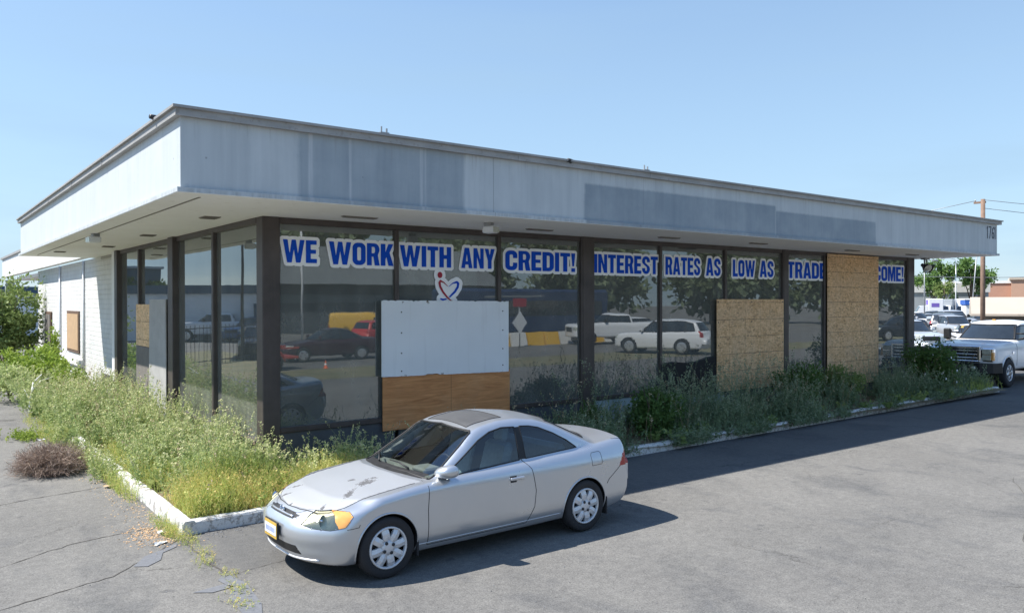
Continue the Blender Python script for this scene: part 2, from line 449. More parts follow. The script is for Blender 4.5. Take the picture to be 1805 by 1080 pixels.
def mat_hood(c, metal, rough):
    """the coupe's bonnet: clear coat peeled away in ragged grey islands"""
    t = mat_paint('hood_paint_peeling', c, metal, rough, .3); o = t.objco(); x, y, z = t.xyz(o)
    rag = t.noise(t.mapping(o, (1, 1, 1)), scale=17, detail=8, rough=.8)
    rag2 = t.noise(o, scale=55, detail=4, rough=.7)
    tot = None
    for (cx, cy, ax, ay, an) in ((.92, -.30, .26, .12, .35), (.66, -.44, .20, .09, .7), (.36, -.47, .09, .045, .3), (.30, .30, .10, .05, -.9), (.45, .40, .16, .04, -1.0), (.85, -.1, .10, .05, .2), (.22, -.02, .05, .05, 0)):
        dx = t.math('SUBTRACT', x, cx); dy = t.math('SUBTRACT', y, cy)
        u = t.math('ADD', t.math('MULTIPLY', dx, math.cos(an) / ax), t.math('MULTIPLY', dy, math.sin(an) / ax))
        v = t.math('SUBTRACT', t.math('MULTIPLY', dy, math.cos(an) / ay), t.math('MULTIPLY', dx, math.sin(an) / ay))
        d = t.math('SQRT', t.math('ADD', t.math('MULTIPLY', u, u), t.math('MULTIPLY', v, v)))
        k = t.ramp(d, 0, 1.6, 1, 0)
        tot = k if tot is None else t.math('MAXIMUM', tot, k)
    w = t.math('ADD', t.math('MULTIPLY', tot, .55), t.math('ADD', t.math('MULTIPLY', rag, .95), t.math('MULTIPLY', rag2, .3)))
    m = t.ramp(w, 1.0, 1.04)
    src = t.b.inputs['Base Color'].links[0].from_socket
    t.base(t.mix(m, src, (.105, .105, .108)))
    fade = t.math('ADD', t.math('MULTIPLY', m, .35), .38); t.set(Roughness=fade)
    t.put(t.b.inputs['Metallic'], t.math('MULTIPLY', t.math('SUBTRACT', 1.0, m), metal))
    t.put(t.b.inputs['Coat Weight'], t.math('MULTIPLY', t.math('SUBTRACT', 1.0, m), .25))
    return t.m

def mat_carglass(name='car_glass', tint=(.30, .36, .38), add=.04):
    t = NT(name); t.N.remove(t.b)
    fr = t.n('ShaderNodeFresnel'); fr.inputs['IOR'].default_value = 1.6
    gl = t.n('ShaderNodeBsdfGlossy'); gl.inputs['Roughness'].default_value = .02
    tr = t.n('ShaderNodeBsdfTransparent'); tr.inputs['Color'].default_value = (*tint, 1)
    m = t.n('ShaderNodeMixShader'); t.put(m.inputs[0], t.math('ADD', fr.outputs[0], add))
    t.L.new(tr.outputs[0], m.inputs[1]); t.L.new(gl.outputs[0], m.inputs[2]); t.L.new(m.outputs[0], t.out.inputs[0])
    return t.m

M = {}
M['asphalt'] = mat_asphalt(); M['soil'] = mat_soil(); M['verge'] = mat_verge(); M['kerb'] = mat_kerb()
M['fascia'] = mat_fascia(); M['drip'] = mat_drip(); M['soffit'] = mat_soffit(); M['bronze'] = mat_bronze()
M['window'] = mat_window(); M['brick'] = mat_brick(); M['osb'] = mat_osb(); M['ply'] = mat_ply(); M['whiteboard'] = mat_whiteboard()
M['crack'] = plain('crack_filler', (.085, .078, .070), .95, var=.3, vs=12)
M['patch'] = plain('asphalt_patch', (.155, .16, .17), .92, var=.2, vs=20, bump=.3)
M['bulkhead'] = plain('bulkhead_panel', (.075, .085, .095), .55, var=.18, vs=3)
M['bulkhead_pale'] = plain('bulkhead_panel_pale', (.36, .44, .46), .6, var=.15, vs=3)
M['interior'] = plain('interior_wall', (.20, .20, .185), .9, var=.1, vs=2)
M['carpet'] = plain('interior_carpet', (.07, .068, .062), .95, var=.2, vs=8)
M['ceiling'] = plain('interior_ceiling', (.35, .34, .31), .9, var=.08, vs=3)
M['white_paint'] = plain('white_paint', (.70, .70, .68), .6, var=.07, vs=2.5)
M['white_metal'] = plain('white_metal', (.72, .73, .74), .45, var=.06, vs=4)
M['grey_metal'] = plain('grey_metal', (.32, .33, .34), .45, .5, var=.12, vs=6)
M['dark_metal'] = plain('dark_metal', (.045, .045, .048), .5, .3, var=.2, vs=8)
M['vent'] = plain('vent_grille', (.19, .175, .15), .7, var=.25, vs=20)
M['rubber'] = plain('tyre_rubber', (.028, .028, .03), .85, var=.25, vs=15, bump=.2)
M['black_trim'] = plain('black_trim', (.018, .018, .019), .5, var=.2, vs=10)
M['seam'] = plain('panel_gap', (.03, .031, .034), .8, var=.2, vs=10)
M['hubcap'] = plain('hubcap_silver', (.62, .63, .65), .38, .35, var=.07, vs=8)
M['chrome'] = plain('chrome', (.75, .76, .78), .14, 1.0, var=.04, vs=5)
M['alloy'] = plain('alloy_wheel', (.60, .61, .63), .3, .7, var=.08, vs=8)
M['seat'] = plain('seat_cloth', (.40, .40, .39), .9, var=.15, vs=25)
M['seat_light'] = plain('headrest_cloth', (.55, .54, .52), .9, var=.1, vs=25)
M['dash'] = plain('dashboard_plastic', (.24, .25, .235), .75, var=.15, vs=12)
M['cabin'] = plain('cabin_trim', (.045, .046, .048), .9, var=.15, vs=12)
M['carglass'] = mat_carglass('car_glass', (.72, .78, .76), .10)
M['carglass_side'] = mat_carglass('car_side_glass', (.46, .66, .76), .05)
M['dark_glass'] = plain('dark_glass', (.022, .028, .034), .08, var=.2, vs=4, spec=.9)
M['sunroof'] = plain('sunroof_glass', (.085, .085, .086), .45, var=.03, vs=4, spec=.9)
M['sign_white'] = plain('vinyl_white', (.92, .93, .94), .5, var=.03, vs=3)
M['sign_blue'] = plain('vinyl_blue', (.010, .085, .56), .6, var=.08, vs=3, spec=.08)
M['sign_red'] = plain('vinyl_red', (.36, .012, .035), .45, var=.08, vs=3)
M['digit'] = plain('painted_digit', (.075, .085, .10), .7, var=.2, vs=14)
M['grey_board'] = plain('weathered_grey_board', (.36, .355, .34), .85, var=.16, vs=4, bump=.2)
M['dark_board'] = plain('dark_weathered_board', (.17, .155, .14), .85, var=.2, vs=6, bump=.2)
M['tarp'] = plain('black_tarpaulin', (.012, .012, .014), .7, var=.2, vs=5)
M['door_tan'] = plain('tan_board', (.46, .31, .18), .75, var=.15, vs=7)
M['brown_wood'] = plain('brown_weathered_wood', (.12, .075, .05), .8, var=.25, vs=9)
M['pole_wood'] = plain('utility_pole_wood', (.22, .145, .105), .85, var=.22, vs=5, bump=.3)
M['bark'] = plain('bark', (.11, .085, .065), .9, var=.3, vs=12, bump=.5)
M['stem'] = plain('dry_stem', (.22, .20, .11), .9, var=.2, vs=20)
M['amber'] = plain('amber_lens', (.82, .38, .10), .18, var=.12, vs=14, spec=.8)
M['lens'] = plain('headlamp_lens', (.50, .51, .43), .08, .2, var=.35, vs=9, spec=.9)
M['clear_lens'] = mat_carglass('clear_lens', (.93, .93, .86), -.03); M['reflector'] = plain('lamp_reflector', (.74, .73, .62), .35, .2, var=.3, vs=11); M['plate_blue'] = plain('plate_blue', (.22, .29, .52), .5)
M['red_lens'] = plain('red_lens', (.34, .02, .02), .18, var=.15, vs=10, spec=.8)
M['plate_yellow'] = plain('plate_frame_yellow', (.55, .36, .07), .5, var=.15, vs=30)
M['plate_white'] = plain('plate_white', (.70, .72, .75), .4, var=.05, vs=30)
M['paper'] = plain('paper_scrap', (.75, .75, .73), .8, var=.05, vs=10)
M['dead'] = plain('dry_leaf', (.45, .33, .20), .85, var=.15, vs=10)
M['red_brick'] = plain('red_brick_wall', (.42, .235, .165), .85, var=.08, vs=.5)
M['tan_brick'] = plain('tan_brick_wall', (.46, .285, .20), .85, var=.06, vs=.5)
M['grey_wall'] = plain('grey_metal_siding', (.36, .39, .41), .6, var=.05, vs=1)
M['cream'] = plain('cream_metal_roof', (.46, .39, .31), .55, var=.05, vs=1)
M['shade_void'] = plain('dark_opening', (.05, .05, .05), .9, var=.2, vs=2)
M['charcoal'] = plain('charcoal_cladding', (.055, .065, .075), .7, var=.12, vs=1)
M['roof_grey'] = plain('grey_shingles', (.15, .165, .17), .8, var=.12, vs=2)
M['navy'] = plain('navy_paint', (.02, .04, .10), .35, var=.1, vs=1.5)
M['yellow'] = plain('yellow_paint', (.72, .42, .03), .4, var=.06, vs=2)
M['orange'] = plain('orange_plastic', (.75, .13, .03), .5, var=.06, vs=3)
M['trailer_red'] = plain('trailer_red', (.42, .06, .04), .5, var=.12, vs=4)
M['lid_blue'] = plain('sign_band_blue', (.03, .11, .42), .5, var=.06, vs=3)
M['lid_purple'] = plain('sign_band_purple', (.16, .11, .40), .5, var=.06, vs=3)
M['blue_trim'] = plain('slate_blue_trim', (.045, .085, .13), .6, var=.1, vs=1)
# foliage: plant colours
M['weed'] = mat_leaf('weed_leaf', (.26, .35, .13), (.43, .49, .21), (.66, .62, .36))
M['grass_dry'] = mat_leaf('dry_grass_leaf', (.25, .38, .09), (.50, .53, .16), (.80, .57, .24))
M['weed_shaded'] = mat_leaf('weed_leaf_shaded', (.135, .195, .095), (.24, .31, .175), (.40, .43, .30))  # darker copy of the weed leaf: the front bed's shade is in the colour
M['shrub'] = mat_leaf('shrub_leaf', (.05, .105, .03), (.11, .19, .05), (.17, .25, .07))
M['shrub_lime'] = mat_leaf('lime_leaf', (.13, .22, .03), (.27, .36, .06), (.36, .42, .09))
M['shrub_olive'] = mat_leaf('olive_leaf', (.11, .17, .05), (.24, .31, .10), (.34, .38, .14))
M['straw'] = mat_leaf('straw_stalk', (.26, .19, .12), (.42, .33, .20), (.55, .46, .30), .2)
M['tumble'] = mat_leaf('tumbleweed_twig', (.20, .14, .11), (.33, .25, .20), (.42, .34, .27), .1)
M['tree'] = mat_leaf('tree_leaf', (.08, .15, .045), (.17, .28, .08), (.26, .36, .12))
M['tree_hazed'] = mat_leaf('hazed_tree_leaf', (.13, .17, .10), (.20, .25, .14), (.26, .31, .18))  # leaf green lightened and greyed to paint haze into the mirrored trees
M['tree_dark'] = mat_leaf('conifer_leaf', (.035, .075, .03), (.075, .13, .04), (.10, .16, .06))
# ------------------------------------------------------------------ plants
def unit(a): return a / np.maximum(np.linalg.norm(a, axis=-1, keepdims=True), 1e-9)

def stems_mesh(P, H, rng, leaves=14, leaf=.05, lw=.3, stem_w=.006, lean=.25, tint=None, top=.0, up=.5, segs=4, t0=.12, az=None, heads=0, head=.03):
    """P (N,3) roots, H (N,) heights -> ribbons for stems plus pointed leaf faces"""
    N = len(P); az = rng.uniform(0, 2 * PI, N) if az is None else az; L = rng.uniform(.15, 1, N) * lean
    LD = np.stack([np.cos(az) * L, np.sin(az) * L], 1)
    wob = rng.normal(0, .05, (N, 2))
    def pos(i, t):
        t = t[:, None]
        xy = P[i, :2] + (LD[i] * t ** 1.6 + wob[i] * np.sin(t * 5)) * H[i, None]
        return np.concatenate([xy, P[i, 2:3] + H[i, None] * (t - .12 * t ** 3 * L[i, None])], 1)
    V = []; F = []; T = []
    if tint is None: tint = rng.uniform(0, 1, N)
    wa = rng.uniform(0, PI, N); wd = np.stack([np.cos(wa), np.sin(wa), np.zeros(N)], 1)
    I = np.arange(N); off = 0
    for s in range(segs + 1):
        t = np.full(N, s / segs); c = pos(I, t); w = stem_w * (1 - .75 * s / segs)
        V += [c - wd * w, c + wd * w]; T += [tint * .8, tint * .8]
    a = np.arange(N)
    for s in range(segs):
        b0 = 2 * s * N
        F.append(np.stack([b0 + a, b0 + N + a, b0 + 3 * N + a, b0 + 2 * N + a], 1))
    off = 2 * (segs + 1) * N
    if leaves:
        K = N * leaves; i = np.repeat(I, leaves); t = t0 + (1 - t0) * rng.uniform(0, 1, K) ** .8
        c = pos(i, t); az = rng.uniform(0, 2 * PI, K); el = rng.normal(up, .45, K)
        d = np.stack([np.cos(az) * np.cos(el), np.sin(az) * np.cos(el), np.sin(el)], 1)
        sd = unit(np.cross(d, rng.normal(0, 1, (K, 3))))
        ln = leaf * rng.uniform(.5, 1.25, K) * (1.15 - .6 * t); ln = ln[:, None]
        m = c + d * ln * .5
        V += [c, m + sd * ln * lw * .5, c + d * ln, m - sd * ln * lw * .5]
        tt = np.clip(tint[i] + rng.normal(0, .13, K) + top * (t > .85), 0, 1); T += [tt] * 4
        a = np.arange(K)
        F.append(np.stack([off + a, off + K + a, off + 2 * K + a, off + 3 * K + a], 1))
        off += 4 * K
    if heads:      # pale seed heads crowded at the tip
        K = N * heads; i = np.repeat(I, heads); t = rng.uniform(.86, 1.03, K); c = pos(i, t) + rng.normal(0, .011, (K, 3))
        d = unit(rng.normal(0, 1, (K, 3))); sd = unit(np.cross(d, rng.normal(0, 1, (K, 3)))); ln = (head * rng.uniform(.6, 1.3, K))[:, None]
        V += [c, c + d * ln * .5 + sd * ln * .4, c + d * ln, c + d * ln * .5 - sd * ln * .4]; T += [np.clip(.9 + rng.normal(0, .1, K), 0, 1)] * 4
        a = np.arange(K); F.append(np.stack([off + a, off + K + a, off + 2 * K + a, off + 3 * K + a], 1))
    return np.concatenate(V), np.concatenate(F), np.concatenate(T)

def plant(name, mat, sets, parent=None):
    Vs, Fs, Ts, o = [], [], [], 0
    for V, F, T in sets:
        Vs.append(V); Fs.append(F + o); Ts.append(T); o += len(V)
    return mesh_obj(name, np.concatenate(Vs), np.concatenate(Fs), mat, parent, tint=np.concatenate(Ts))

def leaf_cloud(lumps, n, leaf, rng, lw=.55, shell=.55, gap=.5, tint_by_h=False, seed=0):
    """leaf faces spread through overlapping lumps; whole clumps are left out, so light passes"""
    lumps = np.array(lumps, float); w = (lumps[:, 3] * lumps[:, 4] * lumps[:, 5]) ** .67; w /= w.sum()
    k = rng.choice(len(lumps), n * 2, p=w); d = unit(rng.normal(0, 1, (n * 2, 3)))
    r = shell + (1 - shell) * rng.uniform(0, 1, n * 2) ** .7
    r *= 1 + .16 * rng.normal(0, 1, n * 2)
    p = lumps[k, :3] + d * lumps[k, 3:6] * r[:, None]
    s = lumps[:, 3:6].mean()
    q = p / (s * .42)
    f = np.sin(q[:, 0] * 2.1 + 1.3 * np.sin(q[:, 2] * 1.7 + seed)) + np.sin(q[:, 1] * 2.4 + 1.1 * np.sin(q[:, 0] * 1.9)) + np.sin(q[:, 2] * 2.7 + seed * 2)
    keep = (f + rng.normal(0, .5, n * 2)) > -gap
    p = p[keep][:n]; d = d[keep][:n]; f = f[keep][:n]; K = len(p)
    dr = unit(d * .6 + rng.normal(0, .7, (K, 3))); sd = unit(np.cross(dr, rng.normal(0, 1, (K, 3))))
    ln = (leaf * rng.uniform(.6, 1.3, K))[:, None]
    m = p + dr * ln * .5
    V = np.concatenate([p, m + sd * ln * lw * .5, p + dr * ln, m - sd * ln * lw * .5])
    a = np.arange(K); F = np.stack([a, a + K, a + 2 * K, a + 3 * K], 1)
    t = np.clip(.45 + .12 * f + rng.normal(0, .16, K), 0, 1)
    return V, F, np.concatenate([t] * 4)

def lumps_for(rng, c, rx, ry, rz, n, spread=.65, size=(.35, .6)):
    out = []
    for _ in range(n):
        d = rng.normal(0, 1, 3); d /= np.linalg.norm(d); r = rng.uniform(.2, 1) * spread
        k = rng.uniform(*size)
        out.append((c[0] + d[0] * rx * r, c[1] + d[1] * ry * r, c[2] + d[2] * rz * r, rx * k, ry * k, rz * k))
    return out

def shrub(name, label, cat, x, y, z, rx, ry, h, n, leaf, mat, seed, group=None, flowers=0):
    rng = np.random.default_rng(seed)
    t = thing(name, label, cat, (x, y, z), 0, group)
    L = lumps_for(rng, (0, 0, h * .47), rx, ry, h * .47, 14)
    plant('foliage', mat, [leaf_cloud(L, n, leaf, rng, seed=seed, shell=.25)], t)
    b = MB()
    for k in range(7):
        a = rng.uniform(0, 2 * PI); q = rng.uniform(.25, .6)
        e = Vector((math.cos(a) * rx * q, math.sin(a) * ry * q, h * rng.uniform(.5, .8)))
        b.tube([(0, 0, 0), e * .45 + Vector((0, 0, .06)), e], [.022, .015, .006], 6)
    b.build('stem', M['bark'], t)
    for k in range(flowers):
        l = L[k % len(L)]; d = Vector(rng.normal(0, 1, 3)); d.y = -abs(d.y) - .4; d.normalize()
        p = Vector(l[:3]) + Vector((d.x * l[3], d.y * l[4], d.z * l[5])) * 1.06
        f = MB()
        for j in range(5):
            a = j * 2 * PI / 5; e = Vector((math.cos(a), -.35, math.sin(a))) * .036
            s = Vector((-math.sin(a), 0, math.cos(a))) * .018
            f.add([p, p + e * .6 + s, p + e, p + e * .6 - s], [(0, 1, 2, 3)])
        f.build('flower', M['sign_white'], t, recalc=False)
    return t

def tree(name, label, x, y, h, crown_r, n, leaf, mat, seed, group=None, crown_z=.62, rz=.40, lumps=16, trunk=.16, conifer=False, forks=4):
    rng = np.random.default_rng(seed)
    t = thing(name, label, 'tree', (x, y, 0), 0, group)
    b = MB(); tips = []
    b.tube([(0, 0, 0), (.1, .05, h * .25), (0, 0, h * .5), (.05, 0, h * .85)], [trunk, trunk * .8, trunk * .55, trunk * .15], 8)
    if conifer:
        L = []
        for k in range(9):
            z = h * (.12 + .88 * k / 9); r = crown_r * (1 - k / 9.3)
            for j in range(max(1, int(5 * (1 - k / 9)))):
                a = rng.uniform(0, 2 * PI); L.append((math.cos(a) * r * .5, math.sin(a) * r * .5, z, r * .6, r * .6, h * .08))
    else:
        L = []
        for k in range(forks):
            a = k * 2 * PI / forks + rng.uniform(-.4, .4); q = crown_r * rng.uniform(.35, .75)
            e = Vector((math.cos(a) * q, math.sin(a) * q, h * rng.uniform(.55, .9)))
            b.tube([(0, 0, h * .22), e * .5 + Vector((0, 0, h * .16)), e], [trunk * .55, trunk * .35, trunk * .1], 6)
        L = lumps_for(rng, (0, 0, h * crown_z), crown_r, crown_r, h * rz, lumps, .85, (.22, .42))
    b.build('trunk', M['bark'], t)
    plant('crown', mat, [leaf_cloud(L, n, leaf, rng, seed=seed, shell=.1, gap=.35)], t)
    return t
# ------------------------------------------------------------------ lettering cut from flat vinyl (distance fields -> outlines)
def arc(cx, cy, rx, ry, a0, a1, n=14):
    return [(cx + rx * math.cos(R(a0 + (a1 - a0) * i / n)), cy + ry * math.sin(R(a0 + (a1 - a0) * i / n))) for i in range(n + 1)]
def pill(w, t, h0=0., h1=1., r=None):
    r = r or w * .5 - t * 0
    rr = r
    return arc(w - t - rr, h1 - t - rr, rr, rr, 0, 90) + arc(t + rr, h1 - t - rr, rr, rr, 90, 180) + arc(t + rr, h0 + t + rr, rr, rr, 180, 270) + arc(w - t - rr, h0 + t + rr, rr, rr, 270, 360)
def ring(w, T, h0=0., h1=1.):
    o = pill(w, 0, h0, h1, w * .42); i = pill(w, T, h0, h1, max(.03, w * .5 - T - .012))
    return [o, i]
TS = .21
GLYPH = {
 'W': (.92, [[(0, 1), (.20, 1), (.285, .38), (.37, 1), (.55, 1), (.635, .38), (.72, 1), (.92, 1), (.745, 0), (.55, 0), (.46, .60), (.37, 0), (.175, 0)]]),
 'E': (.48, [[(0, 0), (.48, 0), (.48, .185), (TS, .185), (TS, .415), (.44, .415), (.44, .59), (TS, .59), (TS, .815), (.47, .815), (.47, 1), (0, 1)]]),
 'O': (.56, ring(.56, TS * .95)),
 'R': (.55, [[(0, 0), (TS, 0), (TS, .40), (.28, .40), (.34, 0), (.56, 0), (.48, .46)] + arc(.33, .725, .22, .275, -38, 90) + [(0, 1)], [(TS, .55), (TS, .84), (.30, .84)] + arc(.30, .695, .055, .145, 90, -90, 8)]),
 'K': (.56, [[(0, 0), (TS, 0), (TS, .30), (.25, .40), (.345, 0), (.575, 0), (.395, .60), (.56, 1), (.34, 1), (TS, .62), (TS, 1), (0, 1)]]),
 'I': (TS, [[(0, 0), (TS, 0), (TS, 1), (0, 1)]]),
 'T': (.50, [[(.145, 0), (.355, 0), (.355, .81), (.50, .81), (.50, 1), (0, 1), (0, .81), (.145, .81)]]),
 'H': (.56, [[(0, 0), (TS, 0), (TS, .42), (.35, .42), (.35, 0), (.56, 0), (.56, 1), (.35, 1), (.35, .61), (TS, .61), (TS, 1), (0, 1)]]),
 'A': (.60, [[(0, 0), (.20, 0), (.225, .18), (.375, .18), (.40, 0), (.60, 0), (.42, 1), (.18, 1)], [(.25, .34), (.30, .74), (.35, .34)]]),
 'N': (.56, [[(0, 0), (.19, 0), (.19, .58), (.36, 0), (.56, 0), (.56, 1), (.37, 1), (.37, .42), (.20, 1), (0, 1)]]),
 'Y': (.56, [[(.175, 0), (.385, 0), (.385, .40), (.56, 1), (.345, 1), (.28, .66), (.215, 1), (0, 1), (.175, .40)]]),
 'C': (.55, ring(.55, TS * .95), [[(.30, .39), (.8, .39), (.8, .62), (.30, .62)]]),
 'D': (.56, [[(0, 0)] + arc(.30, .26, .26, .26, -90, 0) + arc(.30, .74, .26, .26, 0, 90) + [(0, 1)], [(TS, .185), (TS, .815), (.28, .815)] + arc(.28, .745, .07, .07, 90, 0, 6) + arc(.28, .255, .07, .07, 0, -90, 6)]),
 'S': (.53, [arc(.265, .74, .265, .26, 12, 180, 14) + [(0, .70), (.03, .60), (.13, .52), (.30, .40), (.325, .30)] + arc(.265, .245, .06, .075, 10, -190, 8) + [(.20, .33), (0, .33)] + arc(.265, .26, .265, .26, 180, 360, 16) + [(.53, .30), (.50, .42), (.40, .50), (.23, .61), (.205, .70)] + arc(.265, .755, .06, .075, 190, -10, 8) + [(.325, .67), (.53, .67)]]),
 'L': (.44, [[(0, 0), (.44, 0), (.44, .19), (TS, .19), (TS, 1), (0, 1)]]),
 'M': (.72, [[(0, 0), (.18, 0), (.18, .62), (.29, 0), (.43, 0), (.54, .62), (.54, 0), (.72, 0), (.72, 1), (.46, 1), (.36, .45), (.26, 1), (0, 1)]]),
 '!': (.21, [[(.06, .30), (.15, .30), (.21, 1), (0, 1)], [(.01, 0), (.20, 0), (.20, .2), (.01, .2)]]),
}
def sdf_poly(X, Y, cs):
    d = np.full(X.shape, 1e9); ins = np.zeros(X.shape, bool)
    for c in cs:
        c = np.array(c); q = np.roll(c, -1, 0)
        for (ax, ay), (bx, by) in zip(c, q):
            ex, ey = bx - ax, by - ay; l = ex * ex + ey * ey
            if l < 1e-12: continue
            t = np.clip(((X - ax) * ex + (Y - ay) * ey) / l, 0, 1)
            d = np.minimum(d, np.hypot(X - ax - t * ex, Y - ay - t * ey))
            cr = ((ay > Y) != (by > Y)) & (X < (bx - ax) * (Y - ay) / ((by - ay) if abs(by - ay) > 1e-12 else 1e-12) + ax)
            ins ^= cr
    return np.where(ins, -d, d)
def sdf_line(X, Y, pts, rad):
    d = np.full(X.shape, 1e9); n = len(pts) - 1
    for i in range(n):
        (ax, ay), (bx, by) = pts[i], pts[i + 1]; ex, ey = bx - ax, by - ay; l = max(ex * ex + ey * ey, 1e-12)
        t = np.clip(((X - ax) * ex + (Y - ay) * ey) / l, 0, 1)
        r = rad if not isinstance(rad, (list, tuple)) else rad[i] + (rad[i + 1] - rad[i]) * t
        d = np.minimum(d, np.hypot(X - ax - t * ex, Y - ay - t * ey) - r)
    return d
def field_faces(D, x0, y0, s, iso=0.0):
    """marching squares, filled; inner cells merged in runs"""
    G = D - iso; ny, nx = G.shape; V = []; F = []; key = {}
    def vert(x, y):
        k = (round(x, 5), round(y, 5))
        if k not in key: key[k] = len(V); V.append((x, y))
        return key[k]
    neg = G < 0
    full = neg[:-1, :-1] & neg[1:, :-1] & neg[:-1, 1:] & neg[1:, 1:]
    any_ = neg[:-1, :-1] | neg[1:, :-1] | neg[:-1, 1:] | neg[1:, 1:]
    for j in range(ny - 1):
        i = 0
        while i < nx - 1:
            if full[j, i]:
                k = i
                while k < nx - 1 and full[j, k]: k += 1
                F.append([vert(x0 + i * s, y0 + j * s), vert(x0 + k * s, y0 + j * s), vert(x0 + k * s, y0 + (j + 1) * s), vert(x0 + i * s, y0 + (j + 1) * s)])
                i = k; continue
            if any_[j, i]:
                cs = [(i, j), (i + 1, j), (i + 1, j + 1), (i, j + 1)]; P = []
                for a in range(4):
                    (ia, ja), (ib, jb) = cs[a], cs[(a + 1) % 4]; ga, gb = G[ja, ia], G[jb, ib]
                    if ga < 0: P.append(vert(x0 + ia * s, y0 + ja * s))
                    if (ga < 0) != (gb < 0):
                        t = ga / (ga - gb); P.append(vert(x0 + (ia + (ib - ia) * t) * s, y0 + (ja + (jb - ja) * t) * s))
                P = [q for n_, q in enumerate(P) if q != P[n_ - 1]]
                if len(P) >= 3: F.append(P)
            i += 1
    return V, F
def flat_sheet(name, mat, V, F, y, parent):
    return mesh_obj(name, [(a, y, b) for a, b in V], F, mat, parent)

def lettering(word, x0, x1, z0, z1, label, y=-.012, clip=None):
    """blue letters on a white die-cut backing, stuck on the pane"""
    h = z1 - z0; gap = .055; W = sum(GLYPH[c][0] for c in word) + gap * (len(word) - 1)
    sx = (x1 - x0) / W; s = .0085; pad = .09
    xs = np.arange(-pad, x1 - x0 + pad, s); ys = np.arange(-pad, h + pad, s); X, Y = np.meshgrid(xs, ys)
    D = np.full(X.shape, 1e9); cx = 0
    for c in word:
        g = GLYPH[c]
        cs = [[((cx + px) * sx, py * h) for px, py in con] for con in g[1]]
        d = sdf_poly(X, Y, cs)
        if len(g) > 2: d = np.maximum(d, -sdf_poly(X, Y, [[((cx + px) * sx, py * h) for px, py in con] for con in g[2]]))
        D = np.minimum(D, d); cx += g[0] + gap
    B = D.copy()
    if clip is not None:
        D = np.maximum(D, X - (clip - x0)); B = np.maximum(B, X - (clip - x0))
    t = thing('window_lettering', label, 'lettering', (x0, 0, z0), 0, 'blue words stuck along the front windows')
    V, F = field_faces(B, xs[0], ys[0], s, .055); flat_sheet('backing', M['sign_white'], V, F, y, t)
    V, F = field_faces(D, xs[0], ys[0], s, 0.); flat_sheet('letters', M['sign_blue'], V, F, y - .006, t)
    return t
# ------------------------------------------------------------------ the showroom
ZF, ZS, ZT = .677, 4.04, 4.965
b = thing('showroom_building', 'long flat-roofed empty showroom with deep pale fascia and glass walls', 'building', (0, 0, 0))
OL, OF, LX = -1.79, -2.09, 21.38
# roof deck, fascia, soffit
roof = MB().prism([(OL + .12, OF + .12), (LX - .12, OF + .12), (LX - .12, 13.4), (OL + .12, 13.4)], ZS + .10, ZT - .05, 'z').build('roof_deck', M['interior'], b)
def wallstrip(x0, y0, x1, y1, z0, z1, th, inward):
    d = Vector((x1 - x0, y1 - y0, 0)); n = Vector((inward[0], inward[1], 0)) * th
    return [(x0, y0), (x1, y1), (x1 + n.x, y1 + n.y), (x0 + n.x, y0 + n.y)]
MB().prism([(OL, OF), (LX, OF), (LX, OF + .12), (OL, OF + .12)], ZS + .05, ZT, 'z').build('front_fascia', M['fascia'], b)
MB().prism([(OL, OF + .122), (OL + .118, OF + .122), (OL + .118, 14.5), (OL, 14.5)], ZS + .05, ZT, 'z').build('side_fascia', M['fascia'], b)
MB().prism([(LX - .118, OF + .122), (LX, OF + .122), (LX, 14.5), (LX - .118, 14.5)], ZS + .05, ZT, 'z').build('side_fascia', M['fascia'], b)
# soffit slab with a thin lip that shows under the fascia
MB().prism([(OL - .045, OF - .045), (LX + .055, OF - .045), (LX + .055, 14.6), (OL - .045, 14.6)], ZS, ZS + .048, 'z').build('soffit', M['soffit'], b)
MB().prism([(OL - .05, OF - .05), (LX + .06, OF - .05), (LX + .06, OF - .006), (OL - .05, OF - .006)], ZS + .006, ZS + .062, 'z').build('fascia_foot_trim', M['fascia'], b)
MB().prism([(OL - .05, OF - .003), (OL - .006, OF - .003), (OL - .006, 14.59), (OL - .05, 14.59)], ZS + .006, ZS + .062, 'z').build('fascia_foot_trim', M['fascia'], b)
# vent slot line along the left soffit
MB().box(OL + .30, OL + .33, OF + .3, 13.6, ZS - .006, ZS + .01).build('soffit_joint', M['vent'], b)
# stepped metal roof edge
e = MB()
for (p, z0, z1) in ((.075, ZT - .005, ZT + .085), (.11, ZT + .085, ZT + .118)):
    e.prism([(OL - p, OF - p), (LX + p + .07, OF - p), (LX + p + .07, OF + .25), (OL + .25, OF + .25), (OL + .25, 14.5), (OL - p, 14.5)], z0, z1, 'z')
e.build('roof_edge', M['drip'], b)
for x in (.3, 3.35, 6.4, 9.45, 12.5, 15.5, 18.6):
    MB().box(x, x + .05, OF - .0815, OF - .06, ZT - .008, ZT + .088).build('roof_edge_strap', M['drip'], b)
for y in (2.3, 5.3, 8.4, 11.4):
    MB().box(OL - .0815, OL - .06, y, y + .05, ZT - .008, ZT + .088).build('roof_edge_strap', M['drip'], b)
# soffit vents
for x, y, a in [(-.64, .60, 1), (-.60, 4.75, 1), (-.58, 8.7, 1), (-1.2, 11.6, 1), (1.24, -.81, 0), (4.9, -.80, 0), (8.25, -.97, 0), (11.2, -1.05, 0), (15.4, -.95, 0), (18.6, -.95, 0)]:
    v = MB(); w, d = (.13, .30) if a else (.30, .11)
    v.box(x - w, x + w, y - d * .5, y + d * .5, ZS - .012, ZS + .01, .004)
    for k in range(4):
        yy = y - d * .4 + k * d * .27
        v.box(x - w * .9, x + w * .9, yy - .012, yy + .012, ZS - .022, ZS - .012)
    v.build('soffit_vent', M['vent'], b)
